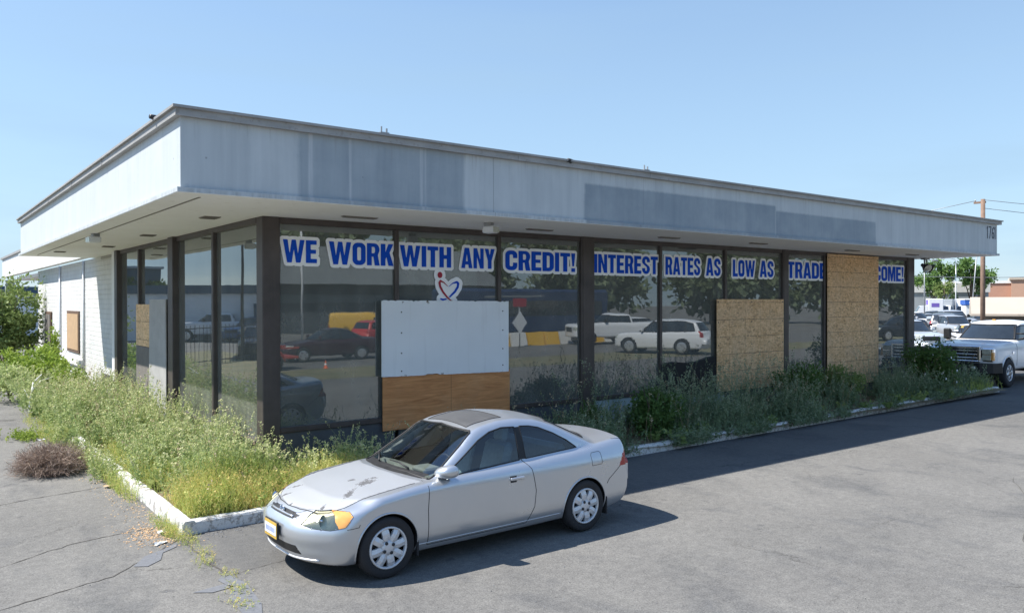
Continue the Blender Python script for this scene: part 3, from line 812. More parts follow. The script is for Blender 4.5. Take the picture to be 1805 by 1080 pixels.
# frame members on the front
def member(x0, x1, y0, y1, z0=ZF - .6, z1=ZS + .005, name='mullion', c=.012):
    return MB().box(x0, x1, y0, y1, z0, z1, c).build(name, M['bronze'], b)
member(-.05, .235, -.075, .20, .05, ZS + .003, 'column')
for x0, x1 in ((6.60, 6.97), (13.61, 13.87), (20.10, 20.53)):
    member(x0, x1, -.075, .2, .05, ZS + .003, 'column')
    MB().box(x0 + .04, x1 - .04, -.082, -.076, .05, ZS + .002).build('column_face', M['bronze'], b)
FM = (2.325, 4.53, 9.02, 11.31, 15.58, 18.24)
for x in FM: member(x - .04, x + .04, -.06, .06, ZF, ZS - .09)
for a, c in ((.235, 6.60), (6.97, 13.61), (13.87, 20.10)):
    MB().box(a, c, -.055, .055, ZS - .10, ZS + .002, .008).build('head_rail', M['bronze'], b)
    MB().box(a, c, -.07, .055, ZF - .035, ZF + .05, .008).build('sill_rail', M['bronze'], b)
xs = [.235, 2.285, 2.365, 4.49, 4.57, 6.60, 6.97, 8.98, 9.06, 11.27, 11.35, 13.61, 13.87, 15.54, 15.62, 18.20, 18.28, 20.10]
for i in range(0, len(xs), 2):
    MB().box(xs[i], xs[i + 1], -.004, .004, ZF + .05, ZS - .10).build('window_pane', M['window'], b)
    MB().box(xs[i], xs[i + 1], -.03, .02, .02, ZF - .036).build('bulkhead_panel', M['bulkhead_pale'] if i in (6, 8) else M['bulkhead'], b)
# the side facing the weeds
for y0, y1, nm in ((2.32, 2.42, 'mullion'), (4.83, 5.20, 'column'), (8.0, 8.1, 'mullion'), (10.15, 10.45, 'column')):
    member(-.13 if nm == 'column' else -.08, .06, y0, y1, .05 if nm == 'column' else ZF, ZS + (.003 if nm == 'column' else -.09), nm)
for a, c in ((.20, 4.83), (5.20, 10.15)):
    MB().box(-.055, .055, a, c, ZS - .10, ZS + .002, .008).build('head_rail', M['bronze'], b)
    MB().box(-.07, .055, a, c, ZF - .235, ZF - .15, .008).build('sill_rail', M['bronze'], b)
ys = [.20, 2.32, 2.42, 4.83, 5.20, 8.0, 8.1, 10.15]
for i in range(0, len(ys), 2):
    MB().box(-.004, .004, ys[i], ys[i + 1], ZF - .15, ZS - .10).build('window_pane', M['window'], b)
    MB().box(-.02, .03, ys[i], ys[i + 1], .02, ZF - .236).build('bulkhead_panel', M['bulkhead'], b)
# white brick end wall with its plain return
MB().box(.14, .45, 10.91, 27.4, -.05, ZS - .002).build('brick_wall', M['brick'], b)
MB().box(-.10, .45, 10.452, 10.908, -.05, ZS - .002, .01).build('end_pier', M['white_paint'], b)
for y in (16.3, 21.1):
    MB().tube([(.10, y, .0), (.10, y, ZS - .01)], .035, 8).build('downpipe', M['white_metal'], b)
w = MB().box(0.100, 0.142, 17.2, 19.6, 1.02, 2.42, .01).build('boarded_window', M['brown_wood'], b)
MB().box(0.085, 0.101, 17.32, 19.48, 1.12, 2.32).build('board', M['door_tan'], w)
MB().box(0.040, 0.142, 16.6, 26.8, .62, .86, .02).build('wall_ledge', M['white_paint'], b)
d = MB().box(0.080, 0.142, 23.3, 24.8, .02, 2.35, .02).build('service_door', M['brown_wood'], b)
MB().box(0.060, 0.080, 23.42, 24.68, .12, 2.24).build('door_panel', M['dark_board'], d)
MB().tube([(.05, 24.5, 1.1), (.01, 24.5, 1.1), (.01, 24.4, 1.1)], .012, 6).build('door_handle', M['grey_metal'], d)
# white band over the rear wing and its open bay
MB().box(-.22, .0, 14.62, 38.5, ZS + .002, ZT + .02).build('wing_fascia', M['white_paint'], b)
MB().box(-.30, .1, 14.7, 38.6, ZT + .022, ZT + .12).build('wing_roof_edge', M['drip'], b)
MB().box(.4, 12, 14.7, 38.4, ZS - .15, ZS).build('wing_ceiling', M['soffit'], b)
MB().box(4.0, 4.2, 27.42, 38.4, 0, ZS - .155).build('bay_wall', M['grey_wall'], b)
MB().box(-.12, .3, 38.0, 38.4, 0, ZS - .155, .02).build('bay_post', M['grey_wall'], b)
# inside: floor, ceiling, rear and side walls, a few columns
MB().box(.12, 20.4, .12, 13.6, ZF - .28, ZF - .02).build('interior_floor', M['carpet'], b)
MB().box(.12, 20.4, .12, 13.6, ZS - .08, ZS - .006).build('interior_ceiling', M['ceiling'], b)
MB().box(.36, 20.4, 10.5, 10.7, ZF - .02, ZS - .08).build('interior_wall', M['interior'], b)
MB().box(20.25, 20.45, .21, 15.3, .0, ZS - .002).build('end_wall', M['brick'], b)
for x in (6.8, 13.7):
    MB().box(x - .15, x + .15, 5.0, 5.3, ZF - .02, ZS - .08, .01).build('interior_column', M['interior'], b)
MB().box(9.5, 14.0, 6.8, 6.95, ZF - .02, 3.1).build('partition', M['interior'], b)
# house number painted at the far end of the fascia
def digits(parent):
    s = .006; xs_ = np.arange(-.05, .62, s); zs_ = np.arange(-.05, .40, s); X, Y = np.meshgrid(xs_, zs_); h = .33
    st = [[[(.04, 0), (.04, h), (.01, h - .05)]], [[(.13, h), (.25, h), (.17, 0)]],
          [[(.41, h - .01), (.34, h - .06), (.31, .10), (.34, .015), (.40, .015), (.42, .09), (.40, .16), (.33, .15)]], [[(.50, 0), (.50, h), (.47, h - .05)]]]
    D = np.full(X.shape, 1e9)
    for g in st:
        for pl in g: D = np.minimum(D, sdf_line(X, Y, pl, .020))
    V, F = field_faces(D, xs_[0], zs_[0], s)
    mesh_obj('house_number', [(20.68 + a * 1.12, OF - .006, 4.54 + c) for a, c in V], F, M['digit'], parent)
digits(b)

# ------------------------------------------------------------------ boards fixed over the glass: each could be lifted away
def board(name, label, x0, x1, y0, y1, z0, z1, mat, cat='board', group=None, c=.003):
    o = MB().box(x0, x1, y0, y1, z0, z1, c).build(name, mat)
    return tag(o, label, cat, group)
board('stained_plywood_board', 'orange-brown plywood sheet under the white board, behind the silver car', 2.02, 4.735, -.095, -.077, .50, 1.42, M['ply'])
wb = thing('white_board', 'large white painted board screwed over two front panes above orange plywood', 'board', (1.99, -.12, 1.37))
# its top and bottom edges are slightly ragged and it droops to the right
rng = np.random.default_rng(3)
tp = [(2.70 * i / 60, 1.365 - .02 * i / 60 + (rng.uniform(-.022, .004) if rng.uniform() < .3 else 0)) for i in range(61)]
bt = [(2.70 * i / 60, .035 - .05 * i / 60 + .02 + (rng.uniform(0, .028) if 18 < i < 26 else rng.uniform(0, .006))) for i in range(60, -1, -1)]
MB().prism(tp + bt, 0, .02).build('panel', M['whiteboard'], wb)
sc = MB()
for x in (.38, 2.56):
    for z in (.14, .45, .80, 1.16): MB().tube([(x, -.004, z), (x, .01, z)], .013, 8).build('screw', M['dark_metal'], wb)
board('osb_board', 'short tan strand board covering the lower half of one front pane', 10.91, 13.60, -.10, -.084, .55, 2.755, M['osb'], group='strand boards over broken front panes')
board('osb_board', 'full-height tan strand board from soffit to weeds near the far end', 15.63, 18.32, -.10, -.084, .35, 4.0, M['osb'], group='strand boards over broken front panes')
board('osb_board', 'small tan strand board on the side window above a brown panel', -.10, -.085, 6.72, 8.15, 1.70, 2.66, M['osb'])
board('brown_grey_board', 'brown-grey panel below the small strand board on the side window', -.10, -.085, 6.72, 8.15, .35, 1.692, M['dark_board'])
for o_ in [q for q in COL.objects if q.name.split('.')[0] == 'osb_board' and q.data.vertices[0].co.y < -.05 and q.data.vertices[0].co.x > 1]:
    cs = [v.co for v in o_.data.vertices]; xa, xb = min(c.x for c in cs), max(c.x for c in cs); za, zb = min(c.z for c in cs), max(c.z for c in cs)
    for fx in (.02, .5, .98):
        for fz in (.97, .75, .5, .28):
            x_, z_ = xa + (xb - xa) * fx, za + (zb - za) * fz
            MB().tube([(x_, -.105, z_), (x_, -.098, z_)], .016, 8).build('screw', M['dark_metal'], o_)
g = MB().prism([(5.22, .12), (6.68, .12), (6.60, 2.77), (5.24, 2.77)], -.16, -.14, 'x').build('grey_board', M['grey_board'])
tag(g, 'tall pale grey board leaning against the side window beside the bronze column', 'board')
tp = MB().prism([(8.97, .5), (11.0, .5), (11.0, 1.40), (10.7, 1.385), (10.3, 1.30), (9.9, 1.285), (9.5, 1.33), (8.99, 1.30)], -.075, -.066).build('black_tarp', M['tarp'])
tag(tp, 'black tarpaulin across the bottom of the pane left of the short strand board', 'tarp')

# ------------------------------------------------------------------ words on the glass
WORDS = [('WE', .30, .87, 3.335, 3.70, 'white-edged blue word WE beside the corner column'),
 ('WORK', 1.08, 2.27, 3.325, 3.70, 'white-edged blue word WORK'),
 ('WITH', 2.40, 3.46, 3.325, 3.695, 'white-edged blue word WITH above the heart emblem'),
 ('ANY', 3.68, 4.44, 3.325, 3.70, 'white-edged blue word ANY'),
 ('CREDIT!', 4.69, 6.48, 3.31, 3.69, 'white-edged blue word CREDIT with an exclamation mark'),
 ('INTEREST', 7.0, 8.95, 3.31, 3.70, 'white-edged blue word INTEREST'),
 ('RATES', 9.20, 10.40, 3.31, 3.715, 'white-edged blue word RATES'),
 ('AS', 10.61, 11.15, 3.31, 3.73, 'white-edged blue word AS right after RATES'),
 ('LOW', 11.62, 12.50, 3.31, 3.72, 'white-edged blue word LOW above the short strand board'),
 ('AS', 12.70, 13.28, 3.315, 3.73, 'white-edged blue word AS right after LOW'),
 ('TRADE', 13.89, 15.68, 3.31, 3.74, 'white-edged blue word TRADE running up to the tall strand board'),
 ('COME!', 18.26, 19.96, 3.30, 3.74, 'white-edged blue word COME with an exclamation mark right of the tall board')]
for w in WORDS: lettering(*w, clip=15.62 if w[0] == 'TRADE' else None)

# heart-shaped emblem: a red dot, one red and one blue stroke on a white die-cut
def emblem():
    t = thing('heart_emblem', 'white die-cut emblem with red dot and red and blue heart strokes', 'emblem', (3.10, 0, 2.71))
    s = .006; xs_ = np.arange(-.1, .75, s); zs_ = np.arange(-.02, .70, s); X, Y = np.meshgrid(xs_, zs_)
    f = lambda px, py: ((px - 310) / 700 * .60, (930 - py) / 800 * .60)
    dot = sdf_line(X, Y, [f(445, 285), f(446, 300)], .050)
    redpts = [f(*q) for q in ((640, 560), (540, 470), (455, 430), (435, 480), (450, 570), (520, 700), (620, 820), (720, 910), (800, 925))]
    red = sdf_line(X, Y, redpts, [.004, .010, .018, .024, .022, .020, .017, .012, .004])
    bl = sdf_line(X, Y, [f(*q) for q in ((665, 570), (760, 490), (870, 455), (905, 490), (890, 580), (820, 690), (690, 815))], [.004, .010, .020, .024, .024, .022, .016])
    bl2 = sdf_line(X, Y, [f(465, 865), f(520, 885), f(600, 868)], [.014, .018, .012])
    heart = sdf_poly(X, Y, [redpts[:7] + [f(690, 815), f(820, 690), f(890, 580), f(905, 490), f(870, 455), f(760, 490)]])
    base = np.minimum(np.minimum(dot, np.minimum(red, bl)), np.minimum(bl2, heart))
    V, F = field_faces(base, xs_[0], zs_[0], s, .072); flat_sheet('backing', M['sign_white'], V, F, -.016, t)
    V, F = field_faces(np.minimum(dot, red), xs_[0], zs_[0], s); flat_sheet('red_strokes', M['sign_red'], V, F, -.024, t)
    V, F = field_faces(np.maximum(np.minimum(bl, bl2), -(red - .004)), xs_[0], zs_[0], s); flat_sheet('blue_strokes', M['sign_blue'], V, F, -.021, t)
emblem()

# ------------------------------------------------------------------ lamps and small things under and on the roof edge
def flood(x, y, label, n=2, s=1.0):
    t = thing('floodlight', label, 'floodlight', (x, y, ZS), 0, 'twin floodlights under the far soffit')
    MB().box(-.16 * s, .16 * s, -.07, .07, -.05, -.001, .008).build('mount_plate', M['grey_metal'], t)
    for k in range(n):
        dx = (-.11 + .22 * k) * s
        MB().tube([(dx * .5, 0, -.05), (dx * .8, -.02, -.16), (dx, -.04, -.22)], .022, 8).build('arm', M['grey_metal'], t)
        rot = Matrix.Translation((dx, -.05, -.28)) @ Matrix.Rotation(.55 if k else -.35, 4, 'Z') @ Matrix.Rotation(.55, 4, 'X')
        h = MB().lathe([(.0, .16), (.05, .15), (.065, .06), (.12, -.04), (.155, -.12), (.145, -.125)], 20, rot).build('lamp_head', M['dark_metal'], t)
        MB().lathe([(.142, -.118), (.09, -.135), (0, -.14)], 20, rot).build('lens', M['lens'], h)
    return t
flood(20.95, -.20, 'twin dark floodlight hanging from the soffit just right of the last column')
flood(21.25, 1.2, 'twin floodlight half hidden by the soffit beside the utility pole', s=.9)
def box_light(x, y, rz, label):
    t = thing('security_light', label, 'wall light', (x, y, ZS), rz)
    MB().box(-.07, .07, -.06, .06, -.06, -.001, .006).build('mount_plate', M['grey_metal'], t)
    MB().box(-.10, .10, -.14, .08, -.18, -.061, .02).build('housing', M['white_metal'], t)
    MB().box(-.10, .10, -.146, -.141, -.17, -.08).build('lens', M['lens'], t)
    return t
box_light(-1.50, 5.0, R(-80), 'white box-shaped lamp under the side soffit')
box_light(3.4, -1.28, R(25), 'white box-shaped lamp under the front soffit above the word ANY')
def cam(x, y, label, dz=0):
    t = thing('security_camera', label, 'camera', (x, y, ZT + .118 + dz), 0); t.scale = (.62, .62, .62)
    MB().box(-.03, .03, -.03, .03, 0, .05).build('bracket', M['dark_metal'], t)
    MB().tube([(-.12, -.05, .075), (.02, .0, .075), (.13, .03, .075)], [.05, .055, .045], 10).build('body', M['dark_metal'], t)
    return t
cam(-1.86, -1.20, 'small dark camera perched on the roof edge near the corner', -.03)
cam(4.45, -2.16, 'small dark camera on the front roof edge above the pale fascia joint', -.06)
def bracket(x, y, label):
    t = MB().box(x - .07, x + .07, y - .03, y + .03, ZT + .11, ZT + .15).box(x - .05, x - .035, y - .01, y + .01, ZT + .15, ZT + .23).box(x + .03, x + .05, y - .01, y + .01, ZT + .15, ZT + .21)
    return tag(t.build('roof_bracket', M['grey_metal']), label, 'bracket')
bracket(.98, -2.10, 'small grey bracket standing on the roof edge above the word WORK')
bracket(6.35, -2.10, 'low grey bracket standing on the roof edge near the middle column')
# ------------------------------------------------------------------ vehicles: one smooth skin from profile curves, split into parts
def curve(pts, sm=.06):
    xs, ys = np.array(pts, float).T
    g = np.arange(xs[0] - .6, xs[-1] + .6, .01)
    y = np.interp(g, xs, ys); k = max(1, int(sm / .01))
    ker = np.ones(k) / k
    for _ in range(2): y = np.convolve(np.pad(y, k, 'edge'), ker, 'same')[k:-k]
    return lambda q: np.interp(q, g, y)
def smax(a, b, k): return np.maximum(a, b) + np.maximum(k - np.abs(a - b), 0) ** 2 / (4 * k)
def smin(a, b, k): return np.minimum(a, b) - np.maximum(k - np.abs(a - b), 0) ** 2 / (4 * k)

class Skin:
    def __init__(s, sp):
        s.sp = sp; g = lambda k, sm: curve(sp[k], sm)
        s.zt = g('top', sp.get('smt', .10)); s.zr = g('roof', sp.get('smr', .10)); s.wp = g('plan', .2)
        s.wg = g('house', .06); s.xn = g('nose', .05); s.xt = g('tail', .05); s.sec = g('section', .06); s.zb = g('under', .1)
        s.L = sp['L']; s.W = sp['W']
    def F(s, P):
        x, y, z = P[:, 0], np.abs(P[:, 1]), P[:, 2]; sp = s.sp; yn = np.minimum(y / s.W, 1.15)
        d1 = y - (s.wp(x) - s.sec(z))
        d2 = z - (s.zt(x) - sp.get('crown', .05) * yn ** 2)
        d3 = s.zb(x) - z
        d4 = (s.xn(z) + sp['nosecurve'] * yn ** sp.get('nosepow', 3.0)) - x
        d5 = x - (s.L - s.xt(z) - sp['tailcurve'] * yn ** 2.6)
        lo = smax(d1, d2 * .9, sp.get('shoulder', .10))
        lo = smax(lo, d4 * .85, sp.get('knose', .10)); lo = smax(lo, d5 * .9, sp.get('ktail', .08)); lo = smax(lo, d3, .05)
        wf = np.clip((sp['mid'] - x) / .5, -1, 1)
        xe = x - np.where(wf > 0, sp['wsc'] * wf, sp['rwc'] * wf) * (y / .7) ** 2
        g1 = y - s.wg(z); g2 = (z - (s.zr(xe) - sp.get('rcrown', .05) * (y / .6) ** 2)) * .85
        hi = smax(smax(g1, g2, sp.get('kroof', .07)), .5 - z, .02)
        hi = np.maximum(hi, np.maximum(sp['roof'][0][0] - x, x - sp['roof'][-1][0]))
        return smin(lo, hi, sp.get('kjoin', .03))
    def grad(s, P, e=.004):
        G = np.zeros_like(P)
        for k in range(3):
            d = np.zeros(3); d[k] = e; G[:, k] = s.F(P + d) - s.F(P - d)
        return unit(G)
    def cast(s, O, D, t0=0., t1=1.6, n=42):
        """outermost crossing along rays (field < 0 inside)"""
        ts = np.linspace(t0, t1, n); lo = np.full(len(O), t0); hi = np.full(len(O), t1); got = np.zeros(len(O), bool)
        last = s.F(O + D * t1)
        for a, c in zip(ts[::-1][1:], ts[::-1][:-1]):
            f = s.F(O + D * a); m = (~got) & (f < 0); lo[m] = a; hi[m] = c; got |= m
        for _ in range(18):
            mid = .5 * (lo + hi); f = s.F(O + D * mid[:, None]); i = f < 0
            lo = np.where(i, mid, lo); hi = np.where(i, hi, mid)
        return O + D * (.5 * (lo + hi))[:, None], got
    def side(s, x, z, sg=1):
        x = np.atleast_1d(np.asarray(x, float)); z = np.atleast_1d(np.asarray(z, float))
        O = np.stack([x, np.zeros_like(x), z], 1); D = np.tile([0., sg, 0.], (len(x), 1)); return s.cast(O, D, 0, 1.35)[0]
    def front(s, y, z):
        y = np.atleast_1d(np.asarray(y, float)); z = np.atleast_1d(np.asarray(z, float))
        O = np.stack([np.full_like(y, s.sp['mid']), y, z], 1); D = np.tile([-1., 0., 0.], (len(y), 1)); return s.cast(O, D, 0, s.sp['mid'] + .3, 120)[0]
    def rear(s, y, z):
        y = np.atleast_1d(np.asarray(y, float)); z = np.atleast_1d(np.asarray(z, float)); m = s.sp['mid']
        O = np.stack([np.full_like(y, m), y, z], 1); D = np.tile([1., 0., 0.], (len(y), 1)); return s.cast(O, D, 0, s.L - m + .3, 120)[0]
    def top(s, x, y):
        x = np.atleast_1d(np.asarray(x, float)); y = np.atleast_1d(np.asarray(y, float))
        O = np.stack([x, y, np.full_like(x, s.sp['core'])], 1); D = np.tile([0., 0., 1.], (len(x), 1)); return s.cast(O, D, 0, 2.2)[0]
    def proj(s, kind, poly, sg=1, step=.03, close=True):
        p = np.array(poly, float); q = np.roll(p, -1, 0) if close else p[1:]; a = p if close else p[:-1]; out = []
        for u, v in zip(a, q):
            m = max(2, int(np.hypot(*(v - u)) / step)); out += [u + (v - u) * i / m for i in range(m)]
        if not close: out.append(p[-1])
        out = np.array(out)
        if kind == 'side': r = s.side(out[:, 0], out[:, 1], sg)
        elif kind == 'front': r = s.front(out[:, 0], out[:, 1])
        elif kind == 'rear': r = s.rear(out[:, 0], out[:, 1])
        else: r = s.top(out[:, 0], out[:, 1])
        return [tuple(k) for k in r]
    def mesh(s, res):
        sp = s.sp; L, W, H = s.L, s.W, sp['H']; z0 = sp['zmin']; c = sp['core']
        nx, ny, nz = [max(4, int(round(q / res))) for q in (L, 2 * W, H - z0)]
        xs = np.linspace(0, L, nx + 1); ys = np.linspace(-W, W, ny + 1); zs = np.linspace(z0, H, nz + 1)
        V = []; Fc = []; off = 0
        def grid(A, B, f, flip):
            nonlocal off
            a, bb = np.meshgrid(A, B, indexing='ij'); P = f(a.ravel(), bb.ravel()); V.append(P)
            n, m = len(A), len(B); i = np.arange(n - 1)[:, None] * m + np.arange(m - 1)[None]; i = i.ravel() + off
            q = np.stack([i, i + m, i + m + 1, i + 1], 1); Fc.append(q[:, ::-1] if flip else q); off += len(P)
        full = np.full
        for sg in (1, -1): grid(xs, zs, lambda a, b_: np.stack([a, full(len(a), sg * W), b_], 1), sg > 0)
        for zz, fl in ((H, False), (z0, True)): grid(xs, ys, lambda a, b_: np.stack([a, b_, full(len(a), zz)], 1), fl)
        for xx, fl in ((0., True), (L, False)): grid(ys, zs, lambda a, b_: np.stack([full(len(a), xx), a, b_], 1), fl)
        V = np.concatenate(V); Fc = np.concatenate(Fc)
        u, inv = np.unique(np.round(V, 5), axis=0, return_inverse=True); inv = np.asarray(inv).ravel(); V = u; Fc = inv[Fc]
        m0, m1 = sp.get('spine', (.75, L - .75))
        O = np.stack([np.clip(V[:, 0], m0, m1), np.zeros(len(V)), np.full(len(V), c)], 1)
        D = unit(V - O)
        P, got = s.cast(O, D, .05, 2.4, 60)
        return P, Fc, s.grad(P)

def in_poly(p, poly):
    c = np.array(poly); q = np.roll(c, -1, 0); ins = np.zeros(len(p), bool)
    for (ax, ay), (bx, by) in zip(c, q):
        if ay == by: continue
        ins ^= ((ay > p[:, 1]) != (by > p[:, 1])) & (p[:, 0] < (bx - ax) * (p[:, 1] - ay) / (by - ay) + ax)
    return ins
def snap(p, poly, d):
    c = np.array(poly, float); q = np.roll(c, -1, 0); best = np.full(len(p), 1e9); tgt = p.copy()
    for a, b_ in zip(c, q):
        e = b_ - a; l = e @ e
        t = np.clip(((p - a) @ e) / l, 0, 1); k = a + t[:, None] * e; dd = np.hypot(*(p - k).T)
        m = dd < best; best[m] = dd[m]; tgt[m] = k[m]
    return np.where((best < d)[:, None], tgt, p), best < d
AX = {'side': (0, 2), 'front': (1, 2), 'rear': (1, 2), 'top': (0, 1)}
def circle(cx, cz, r, n=48): return [(cx + r * math.cos(2 * PI * k / n), cz + r * math.sin(2 * PI * k / n)) for k in range(n)]

def skin_parts(sk, res, regions):
    """regions: (name, projection, polygon, condition(P, N)) later ones win. returns {name: (V, F, N)}"""
    P, Fc, N = sk.mesh(res)
    for name, kind, poly, cond in regions:
        a = AX[kind]; ok = cond(P, N); i = np.where(ok)[0]
        if not len(i): continue
        new, moved = snap(P[i][:, a], poly, res * .52); i = i[moved]; new = new[moved]
        Q = P[i].copy(); Q[:, a[0]] = new[:, 0]; Q[:, a[1]] = new[:, 1]
        for _ in range(4):
            g = sk.grad(Q); f = sk.F(Q); Q = Q - g * f[:, None]
        P[i] = Q
    N = sk.grad(P); C = P[Fc].mean(1); CN = unit(N[Fc].mean(1))
    lab = np.array(['body'] * len(Fc), dtype='U24')
    for name, kind, poly, cond in regions:
        m = cond(C, CN) & in_poly(C[:, AX[kind]], poly); lab[m] = name
    out = {}
    for nm in np.unique(lab):
        f = Fc[lab == nm]; u, inv = np.unique(f, return_inverse=True)
        out[str(nm)] = (P[u], np.asarray(inv).reshape(f.shape), N[u])
    return out
def split_y(part):
    V, F, N = part; r = []
    for sg in (1, -1):
        m = (V[F].mean(1)[:, 1] * sg) > 0; f = F[m]
        if not len(f): continue
        u, inv = np.unique(f, return_inverse=True); r.append((V[u], np.asarray(inv).reshape(f.shape), N[u]))
    return r
def wheel(parent, x, y, r, w, sg, style='cap', res=28, rimr=.66, mats=None):
    """tyre, with its rim and cover as sub-parts; sg = side facing out"""
    Mx = Matrix.Translation((x, y, r)) @ Matrix.Scale(sg, 4, (0, 1, 0))
    rr = r * rimr * (1.03 if style == 'cap' else 1); b = MB()
    b.lathe([(rr, -w * .45), (r * .93, -w * .5), (r * .985, -w * .40), (r, -w * .25), (r, w * .25), (r * .985, w * .40), (r * .93, w * .5), (rr * 1.04, w * .47), (rr, w * .40)], res, Mx)
    t = b.build('wheel', M['rubber'], parent)
    if style == 'far':
        MB().lathe([(rr, w * .42), (rr * .9, w * .46), (rr * .3, w * .38), (0, w * .40)], 14, Mx).build('rim', M['alloy'], t); return t
    MB().lathe([(rr * 1.0, -w * .3), (rr * .98, w * .18), (0, w * .16)], res, Mx).build('brake_backing', M['black_trim'], t)
    c = MB(); y1 = w * .42
    c.lathe([(rr * 1.01, y1 - .03), (rr * 1.01, y1 + .012), (rr * .97, y1 + .02), (rr * .91, y1 + .012), (rr * .90, y1 - .02)], 40, Mx)
    n = 8 if style == 'cap' else 6
    for k in range(n):
        a0 = 2 * PI * k / n + .2
        pr = [(.30, .395, .006), (.52, .385, .016), (.70, .27, .018), (.93, .215, .004)]; vs = []
        for q, ha, dy in pr:
            for sgn in (-1, 1):
                h = ha * (8 / n) * (.98 if style == 'cap' else .62)
                vs.append(Mx @ Vector((rr * q * math.cos(a0 + sgn * h), y1 + dy - .004, rr * q * math.sin(a0 + sgn * h))))
        m = [Mx @ Vector((rr * q * math.cos(a0), y1 + dy + .008, rr * q * math.sin(a0))) for q, ha, dy in pr]
        fs = []
        for i in range(3):
            fs += [(2 * i, 8 + i, 9 + i, 2 * i + 2), (8 + i, 2 * i + 1, 2 * i + 3, 9 + i)]
        bk = [Mx @ (Mx.inverted() @ v - Vector((0, .03, 0))) for v in vs]
        o = len(vs) + len(m); allv = vs + m + bk
        for i in range(3):
            fs += [(2 * i, 2 * i + 2, o + 2 * i + 2, o + 2 * i), (2 * i + 1, o + 2 * i + 1, o + 2 * i + 3, 2 * i + 3)]
        c.add(allv, fs)
    c.lathe([(rr * .36, y1 - .02), (rr * .35, y1 + .012), (rr * .22, y1 + .018), (rr * .14, y1 + .022), (0, y1 + .024)], 24, Mx)
    cap = c.build('hubcap' if style == 'cap' else 'rim', M['hubcap'] if style == 'cap' else M['alloy'], t)
    q = 4 if style == 'cap' else 8
    for k in range(q):
        a = 2 * PI * k / q + .5
        MB().lathe([(.017, 0), (.017, .012), (0, .012)], 8, Mx @ Matrix.Translation((rr * .27 * math.cos(a), y1 + .012, rr * .27 * math.sin(a)))).build('wheel_nut', M['dark_metal'], cap)
    return t
def ribbon(pts, r): return MB().tube(pts, r, 5)
def loop(pts): return list(pts) + [pts[0]]

SIDE = lambda P, N: (np.abs(N[:, 1]) > .30) & (np.abs(P[:, 1]) > .35)
# ---------------------------------------------------------------- the silver coupe in the foreground
COUPE = dict(L=4.40, W=.86, H=1.46, zmin=.16, core=.62, mid=2.4, spine=(.7, 3.75), nosecurve=.40, nosepow=3.0, tailcurve=.17, wsc=.10, rwc=.15,
  top=[(0, .63), (.14, .68), (.38, .755), (.8, .838), (1.2, .892), (1.7, .93), (2.8, .96), (3.5, 1.0), (3.9, 1.035), (4.2, 1.055), (4.36, 1.06), (4.44, 1.02)],
  roof=[(.8, .60), (1.2, .845), (2.0, 1.31), (2.15, 1.358), (2.45, 1.398), (2.75, 1.403), (3.05, 1.372), (3.3, 1.30), (3.97, 1.02), (4.3, .84)],
  plan=[(0, .825), (.5, .835), (1, .845), (2.2, .8475), (3.4, .845), (4.0, .825), (4.44, .78)],
  house=[(.80, .75), (.90, .732), (1.05, .680), (1.2, .616), (1.33, .553), (1.42, .49)],
  nose=[(.15, .20), (.22, .12), (.30, .085), (.36, .075), (.44, .05), (.52, .055), (.57, .085), (.62, .14), (.68, .21), (.76, .42)],
  tail=[(.2, .16), (.3, .06), (.42, .012), (.6, 0.), (.66, .03), (.72, .035), (.9, .045), (.98, .06), (1.05, .09)],
  section=[(.15, .10), (.22, .055), (.30, .022), (.40, .004), (.55, 0), (.66, .002), (.76, .006), (.81, .014), (.86, .036), (.92, .066), (1.0, .11)],
  under=[(0, .20), (.5, .165), (2, .165), (3.9, .18), (4.44, .30)], crown=.058, shoulder=.065, kroof=.06, kjoin=.025, rcrown=.05, knose=.08, smt=.12, ktail=.045)
